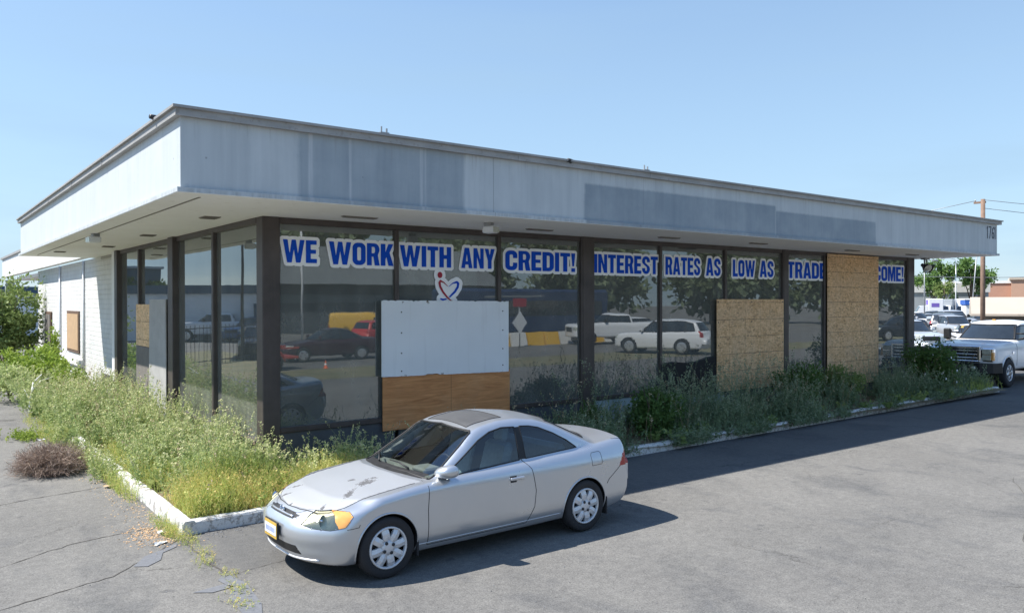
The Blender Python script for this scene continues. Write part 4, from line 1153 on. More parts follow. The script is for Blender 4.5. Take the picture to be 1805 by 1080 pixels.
def silver_coupe(loc, rz):
    t = thing('silver_coupe', 'silver two-door coupe with sunroof and peeling bonnet paint parked beside the kerb', 'car', loc, rz)
    sk = Skin(COUPE); silver = (.58, .60, .625)
    paint = mat_paint('silver_paint', silver, .72, .30, .45, .10).m
    hood_m = mat_hood(silver, .55, .36)
    cx = (.885, 3.505); r = .338
    dw = [(1.58, .880), (2.60, .937), (2.63, 1.285), (2.45, 1.293), (2.27, 1.262), (2.10, 1.192), (1.84, 1.036)]
    qw = [(2.69, .942), (3.47, .980), (3.34, 1.075), (3.16, 1.172), (2.97, 1.25), (2.84, 1.278), (2.705, 1.288)]
    door = [(1.345, .24), (1.335, .60), (1.36, .868), (2.62, .945), (2.70, .84), (2.745, .60), (2.725, .42), (2.63, .245)]
    hood = [(.29, -.50), (.205, 0), (.29, .50), (.37, .60), (.5, .655), (1.34, .70), (1.26, .45), (1.22, 0), (1.26, -.45), (1.34, -.70), (.5, -.655), (.37, -.60)]
    trunk = [(3.97, -.60), (4.01, 0), (3.97, .60), (4.10, .68), (4.31, .66), (4.36, 0), (4.31, -.66), (4.10, -.68)]
    ws = [(-.688, .872), (-.35, .905), (0, .915), (.35, .905), (.688, .872), (.535, 1.268), (.50, 1.285), (0, 1.315), (-.50, 1.285), (-.535, 1.268)]
    rw = [(-.58, 1.055), (.58, 1.055), (.47, 1.29), (-.47, 1.29)]
    sun = [(2.10, -.40), (2.10, .40), (2.58, .40), (2.58, -.40)]
    lamp = [(.13, .575), (.20, .552), (.32, .545), (.44, .568), (.525, .655), (.515, .695), (.40, .70), (.27, .68), (.17, .635)]
    amb = [(.385, .555), (.44, .568), (.525, .655), (.515, .695), (.405, .70), (.375, .62)]
    tl = [(4.08, .70), (4.40, .70), (4.40, .90), (4.25, .91), (4.16, .83)]
    grille = [(-.29, .600), (.29, .600), (.35, .630), (.24, .640), (-.24, .640), (-.35, .630)]
    intake = [(-.46, .285), (.46, .285), (.40, .365), (-.40, .365)]
    bump_f = [(-.01, .1), (.62, .1), (.60, .30), (.58, .56), (.45, .548), (.3, .53), (.10, .555), (-.01, .59)]
    bump_r = [(3.80, .1), (4.6, .1), (4.6, .70), (4.10, .70), (3.98, .62), (3.88, .56), (3.86, .40)]
    up = lambda P, N: (N[:, 2] > .45)
    regs = [('front_bumper', 'side', bump_f, lambda P, N: P[:, 0] < .7), ('rear_bumper', 'side', bump_r, lambda P, N: P[:, 0] > 3.6),
      ('hood', 'top', hood, lambda P, N: up(P, N) & (P[:, 0] < 1.5) & (P[:, 2] < 1.0)), ('trunk_lid', 'top', trunk, lambda P, N: up(P, N) & (P[:, 0] > 3.5)),
      ('door', 'side', door, SIDE), ('side_window', 'side', dw, SIDE), ('quarter_window', 'side', qw, SIDE),
      ('windshield', 'front', ws, lambda P, N: (P[:, 0] < 2.2) & (P[:, 0] > .9) & (N[:, 2] > .2) & (N[:, 0] < -.15)),
      ('rear_window', 'rear', rw, lambda P, N: (P[:, 0] > 2.9) & (P[:, 0] < 4.1) & (N[:, 2] > .2) & (N[:, 0] > .12)),
      ('sunroof', 'top', sun, lambda P, N: (P[:, 2] > 1.2) & up(P, N)),
      ('headlight', 'side', lamp, lambda P, N: (P[:, 0] < .6) & (np.abs(P[:, 1]) > .44)), ('turn_signal', 'side', amb, lambda P, N: (P[:, 0] < .6) & (np.abs(P[:, 1]) > .36)),
      ('taillight', 'side', tl, lambda P, N: (P[:, 0] > 3.9) & (np.abs(P[:, 1]) > .45)),
      ('grille', 'front', grille, lambda P, N: P[:, 0] < .35), ('lower_intake', 'front', intake, lambda P, N: P[:, 0] < .35)]
    for c in cx: regs.append(('cut', 'side', circle(c, .302, r), lambda P, N: np.abs(P[:, 1]) > .52))
    regs.append(('underbody', 'top', [(-.1, -.9), (4.6, -.9), (4.6, .9), (-.1, .9)], lambda P, N: N[:, 2] < -.75))
    parts = skin_parts(sk, .0165, regs); parts.pop('cut', None)
    mats = dict(body=paint, front_bumper=paint, rear_bumper=paint, hood=hood_m, trunk_lid=paint, door=paint, side_window=M['carglass_side'], quarter_window=M['carglass_side'],
      windshield=M['carglass'], rear_window=M['carglass'], sunroof=M['sunroof'], headlight=M['clear_lens'], turn_signal=M['amber'], taillight=M['red_lens'], grille=M['black_trim'], lower_intake=M['black_trim'], underbody=M['black_trim'])
    doors = []; lamps = []; made = {}
    for nm, pt in parts.items():
        if nm in ('door', 'side_window', 'quarter_window', 'headlight', 'turn_signal', 'taillight'):
            for sg, p in zip((1, -1), split_y(pt)): made[nm, sg] = mesh_obj(nm, p[0], p[1], mats[nm], t, True, p[2])
        else: made[nm, 0] = mesh_obj(nm, pt[0], pt[1], mats[nm], t, True, pt[2])
    for sg, p in zip((1, -1), split_y(parts['headlight'])):     # the reflector shell behind the clear lens
        mesh_obj('reflector', p[0] - p[2] * .010, p[1], M['reflector'], made['headlight', sg], True, p[2])
    made['hood', 0]['label'] = 'bonnet with ragged grey patches of peeled clear coat'
    for sg in (1, -1):
        d = made['door', sg]
        ribbon(sk.proj('side', [door[2], door[1], door[0], door[7], door[6], door[5], door[4], door[3]], sg, close=False), .0042).build('door_gap', M['seam'], d)
        made['side_window', sg].parent = d
        o = made['turn_signal', sg]; o.parent = made['headlight', sg]
        # chromed bowl behind the clear lamp lens
        p = sk.side([.30], [.615], sg)[0]
        MB().lathe([(.058, -.012), (.05, -.02), (.03, -.028), (.016, -.03), (.012, -.012), (0, -.010)], 18, Matrix.Translation((p[0], p[1] - sg * .012, p[2])) @ Matrix.Rotation(0 if sg > 0 else PI, 4, 'Z') @ Matrix.Rotation(.6, 4, 'Z')).build('lamp_bowl', M['chrome'], made['headlight', sg])
        ribbon(loop(sk.proj('side', lamp, sg)), .0026).build('lamp_gap', M['seam'], made['headlight', sg])
        ribbon(loop(sk.proj('side', dw, sg, .02)), .009).build('window_trim', M['black_trim'], d)
        ribbon(loop(sk.proj('side', qw, sg, .02)), .008).build('window_trim', M['black_trim'], made['quarter_window', sg])
        ps = np.array(sk.proj('side', [(2.647, .942), (2.668, 1.283)], sg, close=False))
        pb = MB()
        for a, c in zip(ps[:-1], ps[1:]):
            pb.add([a + [-.045, sg * .004, 0], a + [.045, sg * .004, 0], c + [.045, sg * .004, 0], c + [-.045, sg * .004, 0]], [(0, 1, 2, 3)])
        pb.build('pillar_trim', M['black_trim'], t)
        # handle in a shallow cup
        hy = sk.side([2.47], [.765], sg)[0][1]
        h = MB().box(2.38, 2.57, min(hy, hy + sg * .028), max(hy, hy + sg * .028), .752, .785, .008).build('door_handle', paint, d)
        MB().box(2.385, 2.47, min(hy - sg * .004, hy + sg * .004), max(hy - sg * .004, hy + sg * .004), .728, .80, .002).build('handle_cup', M['seam'], h)
        # mirror: only the driver's one is there
        if sg < 0:
            m = MB(); my = sk.side([1.50], [.90], sg)[0][1]
            prof = [(0, .014), (.03, .046), (.07, .076), (.13, .090), (.20, .088), (.24, .066), (.255, .014)]
            vs = []; fs = []; nn = 14
            for a, rr in prof:
                for k in range(nn):
                    an = 2 * PI * k / nn
                    vs.append((1.50 + .105 * math.cos(an) * rr / .07 * (1.0 if math.cos(an) < 0 else .45) + .06 + a * .25, my + sg * (a + .01), .925 + .028 * a / .2 + rr * .84 * math.sin(an) * (1 if math.sin(an) > 0 else .85)))
            for i in range(len(prof) - 1):
                for k in range(nn): fs.append((i * nn + k, i * nn + (k + 1) % nn, (i + 1) * nn + (k + 1) % nn, (i + 1) * nn + k))
            fs += [tuple(range(nn)), tuple((len(prof) - 1) * nn + k for k in range(nn))]
            m.add(vs, fs, True); m.tube([(1.55, my - sg * .02, .890), (1.56, my + sg * .05, .910)], [.03, .022], 8)
            mm = m.build('side_mirror', paint, d)
            MB().lathe([(.06, 0), (0, .002)], 16, Matrix.Translation((1.64, my + sg * .13, .94)) @ Matrix.Rotation(R(-90), 4, 'Z')).build('mirror_glass', M['chrome'], mm)
        # arch lips and liners
        for c in cx:
            an = np.linspace(R(-18), R(198), 40); p = sk.side(c + r * np.cos(an), .302 + r * np.sin(an), sg)
            MB().tube([tuple(q) for q in p], .009, 6).build('arch_lip', paint, t)
            q = p.copy(); q[:, 1] = sg * .52; lv = [tuple(k) for k in p] + [tuple(k) for k in q]
            n = len(p); lf = [(i, i + 1, n + i + 1, n + i) for i in range(n - 1)] + [tuple(range(n, 2 * n))]
            mesh_obj('arch_liner', lv, lf, M['black_trim'], t)
            wheel(t, c, sg * .745, .302, .188, sg, 'cap')
        for c, s2 in ((1.225, 1), (3.86, 1)):
            MB().box(c - .012, c + .012, min(sg * .62, sg * .825), max(sg * .62, sg * .825), .15, .36, .006).build('mud_flap', M['rubber'], t)
        # sill crease and fuel flap
        ribbon(sk.proj('side', [(1.24, .262), (3.14, .272)], sg, close=False), .006).build('sill_moulding', paint, t)
        if sg < 0:
            ff = [(3.62, .76), (3.78, .765), (3.79, .80), (3.785, .895), (3.76, .91), (3.64, .905), (3.62, .88)]
            ribbon(loop(sk.proj('side', ff, sg, .012)), .003).build('fuel_flap_gap', M['seam'], t)
        ribbon(sk.proj('side', bump_r[4:8][::-1][-3:] if False else [(3.86, .52), (3.90, .57), (4.0, .635), (4.10, .70)], sg, close=False), .004).build('bumper_gap', M['seam'], made['rear_bumper', 0])
        ribbon(sk.proj('side', [(.58, .58), (.57, .555), (.45, .548)], sg, close=False), .0035).build('bumper_gap', M['seam'], made['front_bumper', 0])
        ribbon(sk.proj('top', [(1.26, sg * .70), (.8, sg * .685), (.5, sg * .655), (.37, sg * .60), (.29, sg * .50)], close=False), .0038).build('hood_gap', M['seam'], made['hood', 0])
        ribbon(sk.proj('top', [(4.08, sg * .665), (4.2, sg * .68), (4.31, sg * .66)], close=False), .0036).build('trunk_gap', M['seam'], made['trunk_lid', 0])
    ribbon(sk.proj('top', [(.29, -.50), (.225, -.25), (.205, 0), (.225, .25), (.29, .50)], close=False), .005).build('hood_front_gap', M['seam'], made['hood', 0])
    ribbon(loop(sk.proj('front', ws, step=.02)), .011).build('windshield_trim', M['black_trim'], made['windshield', 0])
    ribbon(loop(sk.proj('rear', rw, step=.02)), .010).build('rear_window_trim', M['black_trim'], made['rear_window', 0])
    ribbon(loop(sk.proj('top', sun, step=.02)), .006).build('sunroof_trim', M['black_trim'], made['sunroof', 0])
    # cowl and wipers
    pc = np.array(sk.proj('front', [(-.62, .895), (-.35, .915), (0, .922), (.35, .915), (.62, .895)], close=False, step=.04)); cw = MB()
    for a, c in zip(pc[:-1], pc[1:]):
        cw.add([a + [.02, 0, .012], a + [-.075, 0, -.018], c + [-.075, 0, -.018], c + [.02, 0, .012]], [(0, 1, 2, 3)])
    cowl = cw.build('cowl', M['black_trim'], t)
    for y0, y1 in ((-.36, .10), (.22, .62)):
        p0, p1 = sk.front([y0], [.925])[0], sk.front([y1 - .05], [.955])[0]
        MB().tube([p0 + [-.02, 0, .015], (p0 + p1) / 2 + [-.015, 0, .03], p1 + [-.01, 0, .012]], [.011, .009, .006], 6).build('wiper', M['black_trim'], cowl)
    # grille bar, emblem: an H in an oval
    gb = [sk.front([y], [.615])[0] + [-.006, 0, 0] for y in np.linspace(-.27, .27, 14)]
    gr = made['grille', 0]; MB().tube([tuple(p) for p in gb], .011, 8).build('grille_bar', paint, gr)
    ec = sk.front([0], [.632])[0]; em = MB(); ex = ec[0] - .022
    em.tube([(ex, .052 * math.cos(a), .632 + .042 * math.sin(a)) for a in np.linspace(0, 2 * PI, 20)], .006, 6)
    for sg in (-1, 1): em.tube([(ex, sg * .033, .666), (ex, sg * .022, .598)], .007, 6)
    em.tube([(ex, -.026, .632), (ex, .026, .632)], .006, 6)
    em.build('emblem', M['chrome'], gr)
    # plate in a yellow dealer frame
    pl = empty_part('license_plate', t); px = .022
    MB().box(px, px + .02, -.165, .165, .372, .545, .004).build('plate_holder', M['black_trim'], pl)
    MB().box(px - .004, px, -.155, .155, .38, .537, .001).build('frame', M['plate_yellow'], pl)
    MB().box(px - .007, px - .0045, -.145, .145, .408, .508, .001).build('plate', M['plate_white'], pl)
    pt_ = MB()
    for k in range(7):
        y0 = .105 - k * .034; pt_.box(px - .0085, px - .0075, y0 - .011, y0 + .008, .435, .482)
    pt_.build('characters', M['plate_blue'], pl)
    ribbon(sk.proj('front', [(-.62, .245), (-.3, .235), (.3, .235), (.62, .245)], close=False), .012).build('chin_lip', M['hubcap'], made['front_bumper', 0])
    # cabin
    cb = empty_part('cabin', t)
    MB().box(1.15, 3.6, -.66, .66, .34, .38).box(1.14, 1.18, -.62, .62, .36, .74).box(3.45, 3.5, -.62, .62, .36, .94).build('floor', M['cabin'], cb)
    dsh = MB(); prof = [(1.22, .40), (1.22, .76), (1.40, .845), (1.62, .885), (1.74, .85), (1.70, .72), (1.60, .45)]
    dsh.prism(prof, -.61, .61); dsh.box(1.5, 1.72, -.50, -.22, .88, .935, .02).build('dashboard', M['dash'], cb)
    MB().tube([(1.80 + .055 * math.sin(a), -.36 + .18 * math.cos(a), .86 + .17 * math.sin(a)) for a in np.linspace(0, 2 * PI, 26)], .014, 8).tube([(1.72, -.36, .82), (1.81, -.36, .86)], .03, 8).build('steering_wheel', M['black_trim'], cb)
    for y in (-.36, .36):
        s = MB().box(1.95, 2.45, y - .24, y + .24, .38, .60, .05)
        s.box(-.06, .07, y - .235, y + .235, 0, .58, .05, Matrix.Translation((2.44, 0, .55)) @ Matrix.Rotation(R(-16) * -1, 4, 'Y'))
        so = s.build('front_seat', M['seat'], cb)
        MB().box(-.045, .045, y - .12, y + .12, 0, .19, .04, Matrix.Translation((2.60, 0, 1.10)) @ Matrix.Rotation(R(10), 4, 'Y')).build('headrest', M['seat_light'], so)
    MB().box(2.95, 3.4, -.58, .58, .40, .62, .05).box(3.32, 3.46, -.58, .58, .60, 1.0, .05).build('rear_seat', M['seat'], cb)
    MB().box(3.42, 3.80, -.58, .58, .98, 1.0).build('parcel_shelf', M['cabin'], cb)
    MB().tube([(2.02, -.06, 1.26), (2.02, .06, 1.26)], .028, 8).build('interior_mirror', M['black_trim'], cb)
    return t

# ---------------------------------------------------------------- other vehicles
def base_spec(L, W, H, **k):
    d = dict(L=L, W=W, H=H + .06, zmin=.22, core=.75, mid=L * .5, spine=(.8, L - .8), nosecurve=.28, tailcurve=.14, wsc=.18, rwc=.15,
      plan=[(0, W * .95), (.6, W * .985), (L * .5, W * .995), (L - .5, W * .98), (L, W * .94)],
      section=[(.2, .08), (.35, .02), (.6, 0), (.8, .005), (.95, .04), (1.2, .06), (2.5, .06)], under=[(0, .28), (L, .28)], crown=.05)
    d.update(k); return d
SPECS = {
 'sedan': base_spec(4.75, .91, 1.46, top=[(0, .70), (.2, .76), (.8, .88), (1.3, .95), (2.5, .98), (3.6, 1.03), (4.2, 1.05), (4.6, 1.02), (4.8, .95)],
   roof=[(.9, .6), (1.35, .93), (2.1, 1.36), (2.4, 1.44), (2.8, 1.45), (3.2, 1.40), (4.0, 1.07), (4.5, .8)], house=[(.85, .80), (1.0, .76), (1.3, .63), (1.5, .52)],
   nose=[(.2, .1), (.35, .02), (.55, 0), (.68, .05), (.8, .3)], tail=[(.2, .12), (.4, .02), (.6, 0), (.9, .05), (1.05, .12)],
   win=[(1.62, .97), (3.62, 1.03), (3.25, 1.30), (2.9, 1.37), (2.5, 1.385), (2.2, 1.33)], ws=(.96, 1.36, .70, .55), rw=(1.09, 1.36, .62, .52), wh=(.92, 3.72, .33), lamp=(.62, .76), tl=(.75, .95)),
 'suv': base_spec(4.75, .94, 1.72, top=[(0, .92), (.2, .98), (.8, 1.05), (1.3, 1.08), (2.5, 1.1), (4.0, 1.13), (4.8, 1.12)],
   roof=[(.8, .7), (1.2, 1.05), (1.95, 1.58), (2.3, 1.68), (3.0, 1.71), (4.0, 1.68), (4.35, 1.60), (4.68, 1.12), (4.85, .8)], house=[(.95, .84), (1.1, .80), (1.5, .69), (1.75, .58)],
   nose=[(.2, .1), (.4, .02), (.65, 0), (.85, .04), (1.0, .2)], tail=[(.2, .12), (.45, .02), (.6, 0), (1.0, .02), (1.15, .05)], rwc=.1,
   win=[(1.55, 1.09), (4.30, 1.14), (4.15, 1.52), (3.7, 1.59), (2.5, 1.60), (2.1, 1.53)], ws=(1.09, 1.58, .74, .60), rw=(1.14, 1.56, .68, .58), wh=(.95, 3.70, .37), lamp=(.74, .90), tl=(.85, 1.15)),
 'van': base_spec(5.6, .98, 2.35, top=[(0, 1.0), (.3, 1.12), (.7, 1.22), (1.2, 1.3), (5.6, 1.35)], core=1.2, spine=(1.1, 4.6),
   roof=[(.4, .9), (.75, 1.25), (1.45, 2.1), (1.8, 2.30), (2.4, 2.35), (5.2, 2.35), (5.52, 2.28), (5.6, 1.2)], house=[(1.0, .96), (1.3, .95), (1.9, .90), (2.4, .78)], kroof=.12, rwc=.04,
   nose=[(.2, .1), (.4, .02), (.7, 0), (.95, .05), (1.2, .3)], tail=[(.2, .1), (.4, .0), (2.4, .02)],
   win=[(1.05, 1.32), (1.95, 1.34), (1.95, 1.9), (1.55, 1.9)], ws=(1.30, 2.05, .86, .74), rw=(1.45, 1.95, .6, .55), wh=(1.0, 4.3, .36), lamp=(.8, 1.0), tl=(.9, 1.3)),
 'pickup': base_spec(6.2, 1.01, 1.98, top=[(0, 1.22), (.1, 1.30), (.5, 1.345), (1.2, 1.37), (1.8, 1.38), (3.9, 1.38), (4.2, 1.40), (6.2, 1.42)], core=.95, spine=(.9, 5.4), zmin=.40,
   roof=[(1.1, .8), (1.55, 1.35), (2.18, 1.80), (2.4, 1.93), (2.7, 1.97), (3.7, 1.97), (3.95, 1.93), (4.12, 1.35), (4.3, .8)], house=[(1.2, .93), (1.35, .90), (1.7, .80), (2.0, .70)],
   nose=[(.4, .05), (.6, .0), (.9, 0), (1.2, .012), (1.29, .05), (1.38, .18)], nosecurve=.16, nosepow=4.0, tail=[(.4, .05), (.7, 0), (1.45, .0)], tailcurve=.05, wsc=.16, rwc=.03, shoulder=.10,
   plan=[(0, .97), (.6, 1.0), (1.2, .985), (3, .985), (5.6, 1.0), (6.2, .99)], section=[(.4, .06), (.55, .015), (.8, 0), (1.15, .005), (1.32, .05), (1.55, .06)], under=[(0, .52), (6.2, .52)], crown=.035,
   win=[(1.95, 1.385), (3.88, 1.40), (3.82, 1.80), (2.6, 1.82), (2.38, 1.77)], ws=(1.395, 1.83, .82, .68), rw=(1.44, 1.82, .66, .60), wh=(1.0, 5.0, .42), lamp=(.92, 1.14), tl=(1.0, 1.35)),
}
PAINT = {}
def paint_of(n, c, metal=0., rough=.35):
    if n not in PAINT: PAINT[n] = mat_paint(n, c, metal, rough, .5, .08).m
    return PAINT[n]
_white = paint_of('white_car_paint', (.74, .75, .76)); _silver = paint_of('silver_car_paint', (.52, .54, .56), .5); _grey = paint_of('grey_car_paint', (.17, .18, .19), .4)
_black = paint_of('black_car_paint', (.018, .019, .022)); _red = paint_of('red_car_paint', (.50, .03, .025)); _maroon = paint_of('maroon_car_paint', (.055, .018, .025), .3)
_yel = paint_of('yellow_van_paint', (.74, .43, .03)); _blue = paint_of('blue_car_paint', (.03, .09, .22), .3); _pale = paint_of('pale_silver_paint', (.62, .66, .68), .4)
CACHE = {}
def vehicle_parts(kind, res):
    if (kind, res) in CACHE: return CACHE[kind, res]
    sp = SPECS[kind]; sk = Skin(sp); L = sp['L']; z0, z1, w0, w1 = sp['ws']; a, c, rz = sp['wh'][0], sp['wh'][1], sp['wh'][2]
    ws = [(-w0, z0), (w0, z0), (w1, z1), (-w1, z1)]; z0, z1, w0, w1 = sp['rw']; rw = [(-w0, z0), (w0, z0), (w1, z1), (-w1, z1)]
    m = sp['mid']; l0, l1 = sp['lamp']; t0, t1 = sp['tl']
    regs = [('side_window', 'side', sp['win'], SIDE),
      ('windshield', 'front', ws, lambda P, N: (P[:, 0] < m + .3) & (P[:, 0] > .35) & (N[:, 0] < -.15) & (N[:, 2] > .12)),
      ('rear_window', 'rear', rw, lambda P, N: (P[:, 0] > m + .3) & (N[:, 0] > .25)),
      ('headlight', 'front', [(.52, l0), (.95, l0), (.95, l1), (.56, l1)], lambda P, N: (P[:, 0] < .6) & (N[:, 0] < -.2)),
      ('headlight', 'front', [(-.52, l0), (-.95, l0), (-.95, l1), (-.56, l1)], lambda P, N: (P[:, 0] < .6) & (N[:, 0] < -.2)),
      ('taillight', 'rear', [(.66, t0), (1., t0), (1., t1), (.70, t1)], lambda P, N: (P[:, 0] > L - .5) & (N[:, 0] > .2)),
      ('taillight', 'rear', [(-.66, t0), (-1., t0), (-1., t1), (-.70, t1)], lambda P, N: (P[:, 0] > L - .5) & (N[:, 0] > .2)),
      ('grille', 'front', [(-.46, l0 - .10), (.46, l0 - .10), (.46, l1 - .02), (-.46, l1 - .02)], lambda P, N: (P[:, 0] < .5) & (N[:, 0] < -.3))]
    for q in (a, c): regs.append(('cut', 'side', circle(q, rz, rz * 1.14, 24), lambda P, N: np.abs(P[:, 1]) > .55))
    parts = skin_parts(sk, res, regs); parts.pop('cut', None)
    CACHE[kind, res] = (sk, parts); return sk, parts
def vehicle(name, label, cat, kind, paint, x, y, rz, group=None, res=.065, s=1.0, far=True, sticker=False):
    """x, y: where the middle of its front stands; rz: direction its tail points"""
    t = thing(name, label, cat, (x, y, 0), rz, group); t.scale = (s, s, s)
    sk, parts = vehicle_parts(kind, res); sp = SPECS[kind]
    mt = dict(body=paint, windshield=M['dark_glass'], rear_window=M['dark_glass'], side_window=M['dark_glass'], headlight=M['lens'], taillight=M['red_lens'], grille=M['black_trim'])
    for nm, pt in parts.items():
        if nm in ('side_window', 'headlight', 'taillight'):
            for p in split_y(pt): mesh_obj(nm, p[0], p[1], mt[nm], t, True, p[2])
        else: mesh_obj(nm, pt[0], pt[1], mt[nm], t, True, pt[2])
    a, c, r = sp['wh']
    wsm = [o for o in t.children if o.name.split('.')[0] == 'windshield'][0]
    z0, z1, w0, w1 = sp['ws']
    tr = CACHE.setdefault(('trim', kind), {})
    if not tr:
        tr['ws'] = ribbon(loop(sk.proj('front', [(-w0, z0), (w0, z0), (w1, z1), (-w1, z1)], step=.06)), .024)
        for sg in (1, -1): tr[sg] = ribbon(loop(sk.proj('side', sp['win'], sg, .08)), .020)
    tr['ws'].build('windshield_trim', M['black_trim'], wsm)
    for o in list(t.children):
        if o.name.split('.')[0] == 'side_window':
            sg = 1 if sum(v.co.y for v in o.data.vertices) > 0 else -1
            tr[sg].build('window_trim', M['black_trim'], o)
    for q in (a, c):
        MB().box(q - r * 1.2, q + r * 1.2, -sp['W'] * .80, sp['W'] * .80, .25, r * 2.2).build('wheel_well', M['black_trim'], t)
        for sg in (1, -1): wheel(t, q, sg * (sp['W'] - .13), r, .22, sg, 'far', 18)
    if kind != 'van':
        # pillars between the side panes, and outside mirrors
        w = sp['win']; xa = w[0][0] + .56 * (w[1][0] - w[0][0])
        for sg in (1, -1):
            pp = MB()
            for xx in (xa,) if kind != 'suv' else (xa - .25, xa + .72):
                z0 = w[0][1]; z1 = max(q[1] for q in w) - .02
                ps = sk.side([xx] * 5, np.linspace(z0, z1, 5), sg)
                for p, q in zip(ps[:-1], ps[1:]):
                    pp.add([p + [-.045, sg * .005, 0], p + [.045, sg * .005, 0], q + [.045, sg * .005, 0], q + [-.045, sg * .005, 0]], [(0, 1, 2, 3)])
            pp.build('pillar', M['black_trim'] if kind != 'pickup' else paint, t)
    for sg in (1, -1):
        xm = sp['win'][0][0] + .12; ym = sk.side([xm], [sp['win'][0][1] + .02], sg)[0][1]
        k = 1.0 if kind != 'pickup' else 1.5
        MB().box(xm - .05 * k, xm + .05 * k, min(ym, ym + sg * .22), max(ym, ym + sg * .22), sp['win'][0][1] + .02, sp['win'][0][1] + .02 + .15 * k, .03).build('side_mirror', paint if kind != 'pickup' else M['black_trim'], t)
    if sticker:
        ps = sk.front([-.05, .55, .50, -.02], [sp['ws'][1] - .11, sp['ws'][1] - .11, sp['ws'][1] - .02, sp['ws'][1] - .02])
        MB().add([p + [-.012, 0, .008] for p in ps], [(0, 1, 2, 3)]).build('windshield_sticker', M['plate_yellow'] if sticker == 1 else M['orange'], t)
    return t

def white_pickup(x, y, rz):
    t = vehicle('white_pickup', 'large white pickup with chrome grille and black bumper at the end of the kerb', 'pickup', 'pickup', _white, x, y, rz, res=.035)
    for o in list(t.children):
        if o.name.split('.')[0] in ('grille', 'wheel', 'side_mirror', 'headlight'):
            for c in list(o.children): bpy.data.objects.remove(c)
            bpy.data.objects.remove(o)
    sp = SPECS['pickup']; sk, _ = vehicle_parts('pickup', .035)
    g = empty_part('grille', t); x0 = -.035
    MB().box(x0 + .01, .14, -.55, .55, .80, 1.22, .01).build('mesh', M['black_trim'], g)
    fr = MB()
    for z0, z1 in ((1.17, 1.255), (.775, .83)): fr.box(x0 - .02, .14, -.59, .59, z0, z1, .02)
    for y0, y1 in ((-.60, -.51), (.51, .60)): fr.box(x0 - .018, .14, y0, y1, .83, 1.17, .02)
    for z0 in (.88, .985, 1.09): fr.box(x0 - .012, .05, -.50, .50, z0, z0 + .038, .012)
    fr.build('frame', M['chrome'], g)
    # heavy black bumper with lamps and hooks
    bu = MB().prism([(-.16, -.62), (-.16, .62), (.02, .93), (.42, 1.03), (.46, 1.03), (.46, .92), (.10, .70), (.10, -.70), (.46, -.92), (.46, -1.03), (.42, -1.03), (.02, -.93)], .46, .755, 'z')
    bu.box(-.19, -.10, -.45, .45, .70, .80, .02)
    bo = bu.build('front_bumper', M['black_trim'], t)
    for sg in (-1, 1):
        MB().lathe([(.075, 0), (.07, .02), (0, .025)], 16, Matrix.Translation((-.145, sg * .44, .60)) @ Matrix.Rotation(R(90), 4, 'Z')).build('fog_lamp', M['lens'], bo)
        MB().tube([(-.14, sg * .25, .55), (-.24, sg * .25, .55), (-.24, sg * .25, .62)], .022, 8).build('tow_hook', M['grey_metal'], bo)
        # headlight units: a stack of two lamps with an amber edge
        h = MB().box(-.005, .20, min(sg * .60, sg * .945), max(sg * .62, sg * .955), .80, 1.20, .03).build('headlight', M['chrome'], t)
        for z0 in (.84, 1.02): MB().box(-.02, .0, min(sg * .63, sg * .87), max(sg * .63, sg * .87), z0, z0 + .15, .008).build('lamp_lens', M['lens'], h)
        MB().box(-.012, .10, min(sg * .885, sg * .955), max(sg * .885, sg * .955), .84, 1.08, .01).build('turn_signal', M['amber'], h)
        for q in (1.0, 5.0): wheel(t, q, sg * .89, .43, .30, sg, 'rim', 30, .56)
        # tall towing mirror
        m = MB().box(1.93, 2.05, min(sg * 1.10, sg * 1.32), max(sg * 1.10, sg * 1.32), 1.36, 1.70, .03).tube([(2.0, sg * .92, 1.40), (2.0, sg * 1.12, 1.46)], .025, 6).tube([(2.0, sg * .86, 1.58), (2.0, sg * 1.12, 1.58)], .025, 6)
        m.build('side_mirror', M['black_trim'], t)
        ribbon(sk.proj('side', [(1.72, 1.30), (1.70, .62)], sg, close=False), .006).build('door_gap', M['seam'], t)
        ribbon(sk.proj('side', [(2.98, 1.36), (2.98, .60)], sg, close=False), .006).build('door_gap', M['seam'], t)
        ribbon(sk.proj('side', [(4.12, 1.38), (4.12, .58)], sg, close=False), .012).build('bed_gap', M['seam'], t)
        an = np.linspace(R(-8), R(188), 26)
        for q in (1.0, 5.0):
            p = sk.side(q + .50 * np.cos(an), .44 + .50 * np.sin(an), sg); MB().tube([tuple(k) for k in p], .022, 6).build('arch_flare', _white, t)
        y0 = sg * .985; MB().box(1.35, 1.45, min(y0, y0 + sg * .012), max(y0, y0 + sg * .012), .98, 1.06, .004).build('fender_badge', M['chrome'], t)
        MB().box(2.60, 2.78, min(sg * .96, sg * 1.01), max(sg * .96, sg * 1.01), 1.14, 1.18, .008).build('door_handle', M['chrome'], t)
    MB().box(2.55, 2.62, -.05, .05, 1.95, 1.995, .01).build('roof_marker_light', M['amber'], t)
    return t
